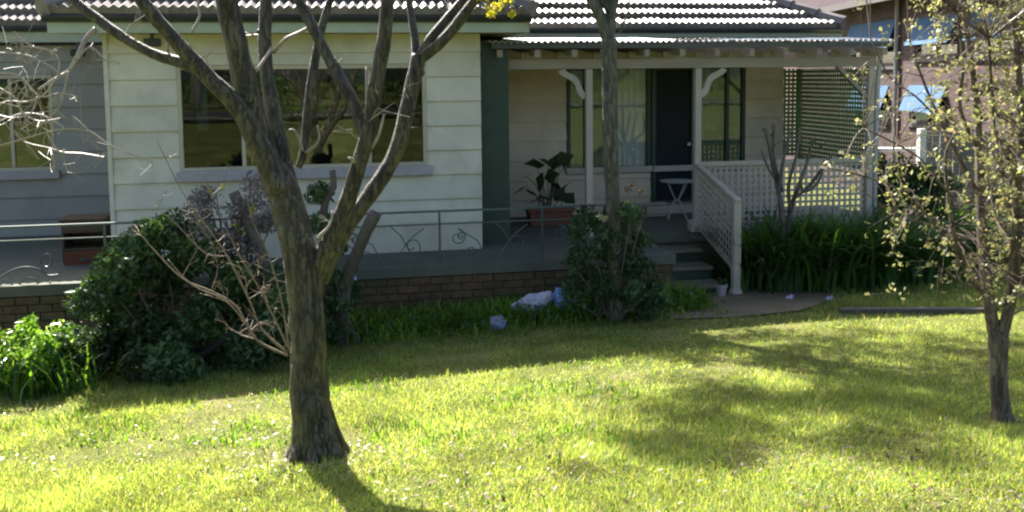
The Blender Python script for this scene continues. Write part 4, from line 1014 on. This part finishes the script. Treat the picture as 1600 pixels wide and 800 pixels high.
# brown cabinet at the left end of the patio
u0, u1 = pu(90, .1), pu(158, .1); zc = pz(125, 346, .1)
t = thing('wooden_cabinet', hw((u0+u1)/2, .1, 0), 'old brown timber cabinet with an open shelf and red-brown lower drawer on the patio', 'cabinet', rz=TH)
w2 = (u1-u0)/2; zs2 = pz(125, 392, .1); zs3 = pz(125, 418, .1)
MB().box(-w2, -w2+.02, 0, .4, .03, zc).box(w2-.02, w2, 0, .4, .03, zc).box(-w2+.02, w2-.02, .38, .4, .03, zc).box(-w2+.02, w2-.02, .003, .38, zs2, zs2+.03).build('carcass', m_wood, t)
MB().box(-w2-.02, w2+.02, -.02, .42, zc, zc+.03).build('top', m_wood, t, bevel=.004)
MB().box(-w2+.02, w2-.02, -.006, .02, zc-.13, zc-.003).build('drawer', m_wood, t)
dw = MB().box(-w2+.015, w2-.015, -.008, .02, zs3, zs2-.004).build('drawer', m_redwood, t); tag(dw, 'red-brown lower drawer front')
MB().box(-.05, .05, -.03, -.009, (zs2+zs3)/2-.01, (zs2+zs3)/2+.01).build('drawer_handle', m_iron, dw)
for sx in (-1, 1): MB().box(sx*(w2-.03)-.02, sx*(w2-.03)+.02, .02, .06, 0, .03).build('foot', m_wood, t)
# bags and small things in the garden bed
def bag(px, py, Yb, r, mat, label, cat='plastic bag', sc=(1.2, .8, .9), peaks=()):
    c = at(px, py, Yb); c.z = ground(c.x, c.y)+r*.5*sc[2]+.07
    n, m2 = 64, 40; V = []
    sd_ = Vector(rng.normal(size=3)*5)
    for j in range(m2+1):
        th = math.pi*j/m2
        for i in range(n):
            ph = 2*math.pi*i/n; d = Vector((math.sin(th)*math.cos(ph), math.sin(th)*math.sin(ph), math.cos(th)))
            rr = r*(1+.32*noise.noise(d*1.7+sd_)+.22*abs(noise.noise(d*4+sd_))+.16*abs(noise.noise(d*8+sd_))+.10*noise.noise(d*17+sd_))
            for pk, am in peaks:
                k = max(0, d.dot(Vector(pk).normalized())); rr += r*am*k**14
            V.append((d.x*rr*sc[0], d.y*rr*sc[1], max(d.z*rr*sc[2], -r*.6*sc[2])))
    Fs = [(j*n+i, j*n+(i+1) % n, (j+1)*n+(i+1) % n, (j+1)*n+i) for j in range(m2) for i in range(n)]
    o = link(cat.replace(' ', '_'), npmesh('bag', V, Fs, mat, True), None, c); tag(o, label, cat); return o
m_bagw = M('white_plastic', (.46, .44, .56), .35, .08, 14, .4, 45, spec=.5, dist=.02); m_bagb = M('blue_plastic', (.20, .33, .62), .35, .2, 8, .4, 45, spec=.5, dist=.02)
m_bagg = M('grey_blue_plastic', (.17, .20, .27), .4, .2, 10, .3, 45, spec=.5, dist=.02)
bag(832, 488, 10.3, .135, m_bagw, 'crumpled white plastic bag lying in the weeds below the patio', sc=(1.15, .7, .9), peaks=(((.75, -.2, .8), .8), ((-.2, 0, 1), .35), ((-1, 0, .1), .4)))
bag(877, 490, 10.35, .12, m_bagb, 'crumpled blue plastic bag beside the white one below the patio', sc=(.85, .7, 1.2), peaks=(((.7, 0, -.4), .5), ((-.3, 0, 1), .2)))
bag(778, 520, 9.55, .075, m_bagg, 'small grey-blue bundle lying at the grass edge in front of the plastic bags', 'bundle', (1, .9, 1.0))
for (px, py, lab) in ((1297, 470, 'small white scrap of litter on the grass edge by the concrete path'), (1235, 468, 'small grey scrap of litter lying on the concrete path'), (1450, 428, 'pale scrap of litter on the far right part of the path'), (552, 443, 'white scrap on the patio edge beside the pruned stubs'), (1505, 402, 'turquoise plastic scrap at the foot of the paling fence')):
    p = gp(px, py) if px != 552 else at(552, 440, 9.9)
    V = []; n = 7
    for j in range(n):
        for i in range(n): x, y = (i/(n-1)-.5), (j/(n-1)-.5); V.append((x*.13, y*.09, .02+.05*abs(noise.noise(Vector((x*4+px, y*4, 0))))+.02*math.cos(x*9)))
    Fs = [(j*n+i, j*n+i+1, (j+1)*n+i+1, (j+1)*n+i) for j in range(n-1) for i in range(n-1)]
    s_ = 1.9 if px == 1505 else .9
    o = link('litter', npmesh('litter', V, Fs, m_bagb if px == 1505 else m_bagw, True), None, p, (.5 if px == 1505 else .2, .1, px*.1), (s_, s_, s_*1.2)); tag(o, lab, 'litter')
# small ornament at the foot of the steps
p = at(1127, 446, 11.25); p.z = ground(p.x, p.y)
t = thing('flower_pot', p, 'small weathered pale flower pot at the foot of the steps beside the handrail post', 'flower pot')
MB().lathe([(.0, 0), (.045, 0), (.065, .12), (.075, .12), (.075, .15), (.06, .15), (.055, .10), (0, .10)], n=14).build('pot', m_sill, t)
C = clumps([p+Vector((0, 0, .17))], [.07], 40); leaves('leaf', C, .05, l_shrub, t)
# eave fittings
for (px, py, v, lab) in ((122, 82, 2.3, 'small black flood lamp fixed under the eave of the left wing'), (238, 66, -.2, 'small dark bracket lamp under the eave of the projecting room')):
    u, z = hp(px, py, v); p = hw(u, v, z)
    t = thing('eave_lamp', p, lab, 'lamp', rz=TH)
    MB().box(-.09, .09, -.05, .05, -.05, .04).build('lamp_body', m_gutter, t, bevel=.01)
    MB().box(-.02, .02, -.01, .02, .04, .14).build('bracket', m_gutter, t)
    MB().box(-.07, .07, -.058, -.052, -.04, .03).build('lamp_glass', m_dark, t)
# timber edging of the raised grass bed
e0, e1 = gp(1312, 490), gp(1540, 489)
t = MB().bar(e0+Vector((0, 0, .0)), e1+Vector((0, 0, .0)), .10, .11).build('timber_edging', m_darktwig, None); tag(t, 'dark weathered timber sleeper edging the grass at the right', 'garden edging')
# ------------------------------------------------------------------ neighbour's building on the right
XN = 8.0
m_nb = M('neighbour_brick', (.075, .052, .052), .9, .3, 1.2, 0, 40, dirt=(.10, .08, .09), dirtamt=.5)
def brickify(m):
    n = m.node_tree; L = n.links.new; b = n.nodes['Principled BSDF']
    geo = n.nodes.new('ShaderNodeNewGeometry'); sp = n.nodes.new('ShaderNodeSeparateXYZ'); cb = n.nodes.new('ShaderNodeCombineXYZ'); L(geo.outputs['Position'], sp.inputs[0])
    ad = n.nodes.new('ShaderNodeMath'); ad.operation = 'ADD'; L(sp.outputs[0], ad.inputs[0]); L(sp.outputs[1], ad.inputs[1])
    L(ad.outputs[0], cb.inputs[0]); L(sp.outputs[2], cb.inputs[1])
    br = n.nodes.new('ShaderNodeTexBrick'); br.inputs['Scale'].default_value = 1; br.inputs['Brick Width'].default_value = .24; br.inputs['Row Height'].default_value = .086; br.inputs['Mortar Size'].default_value = .008
    br.inputs['Color1'].default_value = (.75, .75, .75, 1); br.inputs['Color2'].default_value = (1.25, 1.1, 1.1, 1); br.inputs['Mortar'].default_value = (1.3, 1.3, 1.3, 1); L(cb.outputs[0], br.inputs[0])
    src = b.inputs['Base Color'].links[0].from_socket; mx = n.nodes.new('ShaderNodeMix'); mx.data_type = 'RGBA'; mx.blend_type = 'MULTIPLY'; mx.inputs[0].default_value = 1
    L(src, mx.inputs[6]); L(br.outputs[0], mx.inputs[7]); L(mx.outputs[2], b.inputs['Base Color'])
    bp = n.nodes.new('ShaderNodeBump'); bp.inputs['Strength'].default_value = .5; bp.inputs['Distance'].default_value = .01; bp.invert = True; L(br.outputs['Fac'], bp.inputs['Height']); L(bp.outputs[0], b.inputs['Normal'])
brickify(m_nb)
m_blue = M('painted_sky_reflection', (.05, .12, .23), .85, .15, 3, .1, 30)  # blue of the sky mirrored in the neighbour's panes, put into a colour
m_ngut = M('neighbour_gutter_paint', (.10, .09, .09), .7, .15, 5, .1, 40)
nbr = thing('brick_building', (XN, 19, -.6), 'purplish brown brick neighbouring building with sky reflection painted as blue panels over its windows seen beyond the verandah', 'building')
ops = [(20.1, 22.7, EYE+.15, EYE+1.08), (17.3, 19.1, EYE+.28, EYE+1.02), (17.7, 19.3, EYE-1.0, EYE-.28), (15.2, 16.7, EYE+.28, EYE+1.02), (20.4, 22.4, EYE-1.1, EYE-.3)]
mb = MB(); ys = sorted(set([12.6, 29]+[y for o in ops for y in o[:2]])); ZT = EYE+1.62
for a, b in zip(ys, ys[1:]):
    z = -1.5
    for o in sorted([o for o in ops if o[0] <= a+1e-6 and o[1] >= b-1e-6], key=lambda o: o[2]): mb.box(XN, XN+.25, a, b, z, o[2]); z = o[3]
    mb.box(XN, XN+.25, a, b, z, ZT)
mb.box(XN+.25, XN+9, 28.75, 29, -1.5, ZT).box(XN+.25, XN+9, 12.6, 12.85, -1.5, ZT)
mb.build('wall', m_nb, nbr, world=True)
MB().box(XN+.6, XN+.65, 12.9, 28.7, -1.5, ZT-.01).build('inner_wall', m_dark, nbr, world=True)
for (a, b, c, d) in ops:
    f = .06; mb = MB(); x0, x1 = XN+.02, XN+.10
    mb.box(x0, x1, a, a+f, c, d).box(x0, x1, b-f, b, c, d).box(x0, x1, a+f, b-f, d-f, d).box(x0, x1, a+f, b-f, c, c+f).box(x0+.004, x1-.004, (a+b)/2-.03, (a+b)/2+.03, c+f, d-f)
    w = mb.build('window', m_ngut, nbr, world=True)
    for p, q in ((a+f, (a+b)/2-.03), ((a+b)/2+.03, b-f)):
        MB().box(XN+.055, XN+.062, p, q, c+f, d-f).build('pane', m_glass3, w, world=True)
    MB().add([(XN-.01, a-.03, d+.03), (XN-.01, b+.03, d+.03), (XN-.22, b+.03, c+(d-c)*.34), (XN-.22, a-.03, c+(d-c)*.34), (XN+.0, a-.03, d+.01), (XN+.0, b+.03, d+.01), (XN-.20, b+.03, c+(d-c)*.34-.01), (XN-.20, a-.03, c+(d-c)*.34-.01)], [(0, 1, 2, 3), (7, 6, 5, 4), (0, 4, 5, 1), (1, 5, 6, 2), (2, 6, 7, 3), (3, 7, 4, 0)]).build('sky_reflection_panel', m_blue, w, world=True)  # added blue panel in front of the glass, standing for reflected sky
    MB().box(XN-.05, XN-.001, a-.05, b+.05, c-.08, c-.002).build('sill', m_ngut, w, world=True)
rb = MB().add([(XN-.5, 12.3, ZT-.06), (XN-.5, 29.4, ZT-.06), (XN+3, 29.4, ZT+2.6), (XN+3, 15, ZT+2.6)], [(0, 1, 2, 3)]).add([(XN-.5, 29.4, ZT-.06), (XN+9.5, 29.4, ZT-.06), (XN+3, 29.4, ZT+2.6)], [(0, 1, 2)]).add([(XN-.5, 12.3, ZT-.06), (XN+9.5, 12.3, ZT-.06), (XN+3, 15, ZT+2.6)], [(0, 2, 1)])
rb.build('roof', M('neighbour_tiles', (.05, .036, .042), .95, .3, 5, .5, 12, spec=.1), nbr, world=True)
MB().box(XN-.6, XN-.5, 12.3, 29.4, ZT-.2, ZT-.05).build('gutter', m_ngut, nbr, world=True)
MB().box(XN-.5, XN, 12.3, 29.4, ZT-.1, ZT-.08).build('soffit', m_soffit, nbr, world=True)
MB().tube([(XN-.06, 19.9, ZT-.1), (XN-.06, 19.9, -1)], [.045, .045], n=8, sub=1).build('downpipe', m_sill, nbr, world=True)
# low garden wall with a pale cap, and the paling fence
a, b = at(1350, 240, 15.2), at(1446, 244, 14.9); zc = pz(1400, 236, 0)*0+at(1405, 236, 15.0).z
t = thing('garden_wall', Vector((a.x, a.y, -.5)), 'low brown brick wall with a pale cap between the verandah and the paling fence', 'garden wall')
m_gw = M('garden_wall_brick', (.17, .11, .07), .9, .25, 3, 0, 40); brickify(m_gw)
MB().bar((a.x, a.y, (zc-.9)/2-.25), (b.x+.6, b.y, (zc-.9)/2-.25), .2, zc+.85).build('wall', m_gw, t, world=True)
MB().bar((a.x-.02, a.y, zc+.02), (b.x+.62, b.y, zc+.02), .26, .045).build('cap', m_white, t, world=True)
m_pal = M('weathered_paling', (.25, .23, .20), .9, .22, 8, .4, 50, stretch=(2, 2, .2), dirt=(.14, .13, .10), dirtamt=.6)
t = thing('paling_fence', at(1445, 390, 14.3), 'grey weathered paling fence beside the neighbouring brick building', 'fence')
a = at(1444, 205, 14.3); pm = npmesh('paling', *(lambda q: (q.V, q.F))(MB().box(0, .1, 0, .014, 0, 1)), m_pal)
x = a.x; i = 0
while x < 9.3:
    zg_ = ground(x, 14.0)-.02
    o = link('paling', pm, t, Vector((x, 14.25+.03*(x-a.x)+random.uniform(0, .006), zg_))-t.location, (0, random.uniform(-.01, .01), .03), (1, 1, a.z-zg_+random.uniform(-.02, .02))); x += .107; i += 1
for zz in (.2, .95): MB().box(a.x, 9.3, 14.36, 14.41, zz-.04, zz+.04).build('rail', m_pal, t, world=True)
MB().box(a.x-.1, a.x-.005, 14.2, 14.32, -.6, a.z+.04).build('post', m_white, t, world=True)
# ------------------------------------------------------------------ the street side, behind the viewpoint (seen in the window panes)
def sheet(name, x0, x1, y0, y1, dz, mat):
    ys_ = np.linspace(y0, y1, 8); V = [(x, y, ground(0, y)+dz) for y in ys_ for x in (x0, x1)]
    Fs = np.array([(2*i, 2*i+1, 2*i+3, 2*i+2) for i in range(7)]); o = link(name, npmesh(name, V, Fs, mat), None); tag(o, kind='structure')
sheet('road', -80, 80, -17, -10, .05, M('asphalt', (.05, .05, .05), .9, .2, 3, .3, 60))
sheet('pavement', -80, 80, -9.6, -8.2, .16, m_path)
for i, (x, y, h, lab) in enumerate(((-9, -20, 6.5, 'street tree across the road, leftmost of the row'), (-1.5, -21, 8, 'tall street tree across the road, second from the left'), (6, -19.5, 6.5, 'street tree across the road, third from the left'), (13, -22, 8.5, 'tall street tree across the road, at the right end'))):
    b = Vector((x, y, ground(x, y))); t = thing('street_tree', b, lab, 'tree', 'street trees across the road')
    MB().tube([b-Vector((0, 0, .1)), b+Vector((.1, 0, h*.3)), b+Vector((-.1, .1, h*.6)), b+Vector((0, 0, h*.85))], [.24, .2, .13, .05], n=12, sub=3, rough=.1).build('trunk', m_bark2, t, world=True, smooth=True)
    cs = [b+Vector((rng.normal()*1.3, rng.normal()*1.2, h*rng.uniform(.4, 1.0))) for k in range(34)]
    mb = MB()
    for c in cs[:12]: mb.tube([b+Vector((0, 0, h*.35)), (b+Vector((0, 0, h*.35))).lerp(c, .5), c], [.07, .05, .02], n=6, sub=2)
    mb.build('branches', m_bark2, t, world=True)
    leaves('foliage', clumps(cs, [.75]*34, 110), .24, l_far, t)
for (x, y, h_, lab) in ((-4.6, -3.6, 1.9, 'broad dark shrub by the street pavement, left one behind the lawn'), (-.4, -5.4, 1.5, 'rounded shrub by the street pavement, middle one behind the lawn'), (3.4, -4.2, 2.0, 'tall shrub by the street pavement, right one behind the lawn')):
    b = Vector((x, y, ground(x, y)))
    shrub('street_front_shrub', b, [(b+Vector((rng.normal()*.6, rng.normal()*.4, h_*rng.uniform(.15, .9))), .35) for k in range(26)], 90, .1, l_far, lab, 'shrub', 8)
C = np.stack([rng.uniform(-30, 30, 16000), -24+rng.normal(size=16000)*.35, 0*rng.random(16000)], 1); C[:, 2] = 1.0+rng.random(16000)*(1.6+.3*np.sin(C[:, 0]*.9))
o = leaves('hedge', C, .2, l_far); tag(o, kind='stuff'); tag(o, 'long clipped hedge across the road', 'hedge')
# ------------------------------------------------------------------ grass, weeds, fallen leaves
CMi = np.array(CM.inverted())
def proj(P):
    c = P @ CMi[:3, :3].T + CMi[:3, 3]; return 800+F*c[:, 0]/-c[:, 2], PY-F*c[:, 1]/-c[:, 2]
gxs = np.arange(-9, 13, .1); gys = np.arange(2, 16, .1)
GZ = np.array([[ground(x, y) for x in gxs] for y in gys])
def gz(x, y):
    fx = (x-gxs[0])/.1; fy = (y-gys[0])/.1; i = np.clip(fx.astype(int), 0, len(gxs)-2); j = np.clip(fy.astype(int), 0, len(gys)-2); a = fx-i; b = fy-j
    return (GZ[j, i]*(1-a)+GZ[j, i+1]*a)*(1-b)+(GZ[j+1, i]*(1-a)+GZ[j+1, i+1]*a)*b
NG = np.array([[noise.fractal(Vector((x*.75, y*.75, 9)), 1, 2, 4) for x in gxs] for y in gys])
def gn(x, y): return NG[np.clip(((y-gys[0])/.1).astype(int), 0, len(gys)-1), np.clip(((x-gxs[0])/.1).astype(int), 0, len(gxs)-1)]
def lawn_pts(n, y0=3.2, y1=14.5, pw=2.0, xw=.62):
    # density falls with distance
    u = rng.random(n); y = 1/(1/y0+(1/y1-1/y0)*u) if pw == 2 else y0+(y1-y0)*u
    x = (rng.random(n)*2-1)*(xw*y+.5); P = np.stack([x, y, gz(x, y)], 1)
    v = (x-OX)*-SU+(y-OY)*CU; uu = (x-OX)*CU+(y-OY)*SU
    px, py = proj(P)
    tp = np.interp(px, *zip(*PATH_T)); bt = np.interp(px, *zip(*PATH_B))
    edge = rng.normal(size=n)*3
    onpath = (px > 1010+edge) & (py > tp-6) & (py < bt+edge-2)
    ok = ~onpath & ~((v > -.98) & (uu < US0+.05)) & ~((v > VP-1.3) & (uu < p2+.2)) & ~((v > VP-.6) & (uu < UE+1.0))
    return P[ok], px[ok], py[ok], v[ok], uu[ok]
P, px, py, v, uu = lawn_pts(620000)
nn_ = gn(P[:, 0], P[:, 1])
d1_ = np.hypot(P[:, 0]-b1.x, (P[:, 1]-b1.y)); bare = rng.random(len(P)) < np.clip(.55-(d1_-.2)*.9, 0, .75)
bare |= rng.random(len(P)) < np.clip((-nn_-.05)*1.6, 0, .7)*(py > 560)
bare |= (np.hypot(P[:, 0]-b3.x, P[:, 1]-b3.y) < .15)
keep = ~bare; P = P[keep]; nn_ = nn_[keep]; py = py[keep]; px = px[keep]
left = np.clip((700-px)/600, 0, 1)*np.clip((680-py)/120, 0, 1)
h = rng.gamma(5, .0062, len(P))*(1+.8*np.clip(nn_, -.4, 1)+.9*left)
V, Fs = blades(P, h, rng.uniform(.004, .0075, len(P)), rng.uniform(.2, 1.1, len(P)))
tag(npobj('grass', V, Fs, l_grass), kind='stuff')
# broad weeds and taller tufts
P, px, py, v, uu = lawn_pts(60000)
m = (gn(P[:, 0]*1.7, P[:, 1]*1.7) > .12) & (py < 700) & (px < 1000) | (rng.random(len(P)) < .02)
P = P[m][:5000]; V, Fs = blades(P, rng.uniform(.03, .09, len(P)), rng.uniform(.006, .014, len(P)), rng.uniform(.2, 1, len(P)), None, 2)
tag(npobj('grass_tufts', V, Fs, l_weed), kind='stuff')
n = 11000; u = rng.uniform(-4.4, US0+.1, n); vv = -1.0-np.abs(rng.normal(size=n))*.42
x = OX+u*CU-vv*SU; y = OY+u*SU+vv*CU; P = np.stack([x, y, gz(x, y)], 1)
V, Fs = blades(P, rng.uniform(.08, .4, n)*np.clip(1.3+(vv+1), .25, 1), rng.uniform(.012, .03, n), rng.uniform(.3, 1.2, n), None, 3)
tag(npobj('weeds', V, Fs, l_weed), kind='stuff')
C = P[:3500].copy(); C[:, 2] += rng.uniform(.02, .2, 3500); o = leaves('weed_leaves', C, .05, l_shrub, asp=.6); tag(o, kind='stuff')
# bright tufts of the raised grass behind the timber edging
n = 5200; q0 = gp(1300, 486); px_ = rng.uniform(1300, 1640, n); py_ = rng.uniform(448, 486, n); P = np.array([gp(a, b) for a, b in zip(px_[:650], py_[:650])])
P = np.repeat(P, 8, 0)+np.concatenate([rng.normal(size=(5200, 2))*.04, np.zeros((5200, 1))], 1)
V, Fs = blades(P, rng.uniform(.06, .15, n), rng.uniform(.006, .012, n), rng.uniform(.2, .9, n), None, 2); tag(npobj('tall_grass', V, Fs, l_grass), kind='stuff')
P, px, py, v, uu = lawn_pts(26000)
m = (rng.random(len(P)) < np.clip(.05+.5*np.clip(-gn(P[:, 0], P[:, 1])+.1, 0, 1)+.5*(py > 690)*(px > 700)*rng.random(len(P)), 0, 1)) & (P[:, 1] < 9)
P = P[m][:3000]; P[:, 2] += rng.uniform(.008, .035, len(P)); V, Fs = leafmesh(P, rng.uniform(.012, .04, len(P)), '', None, asp=.6, up=.85, tipdir=np.concatenate([rng.normal(size=(len(P), 2)), np.zeros((len(P), 1))], 1))
tag(npobj('fallen_leaves', V, Fs, l_dead), kind='stuff')
C = np.stack([b1.x+rng.normal(size=420)*.30, b1.y+rng.normal(size=420)*.2, np.zeros(420)], 1); C[:, 2] = gz(C[:, 0], C[:, 1])+.012
V, Fs = leafmesh(C, rng.uniform(.02, .04, 420), '', None, asp=.5, up=.85, tipdir=np.concatenate([rng.normal(size=(420, 2)), np.zeros((420, 1))], 1)); tag(npobj('leaf_litter', V, Fs, l_dead), kind='stuff')
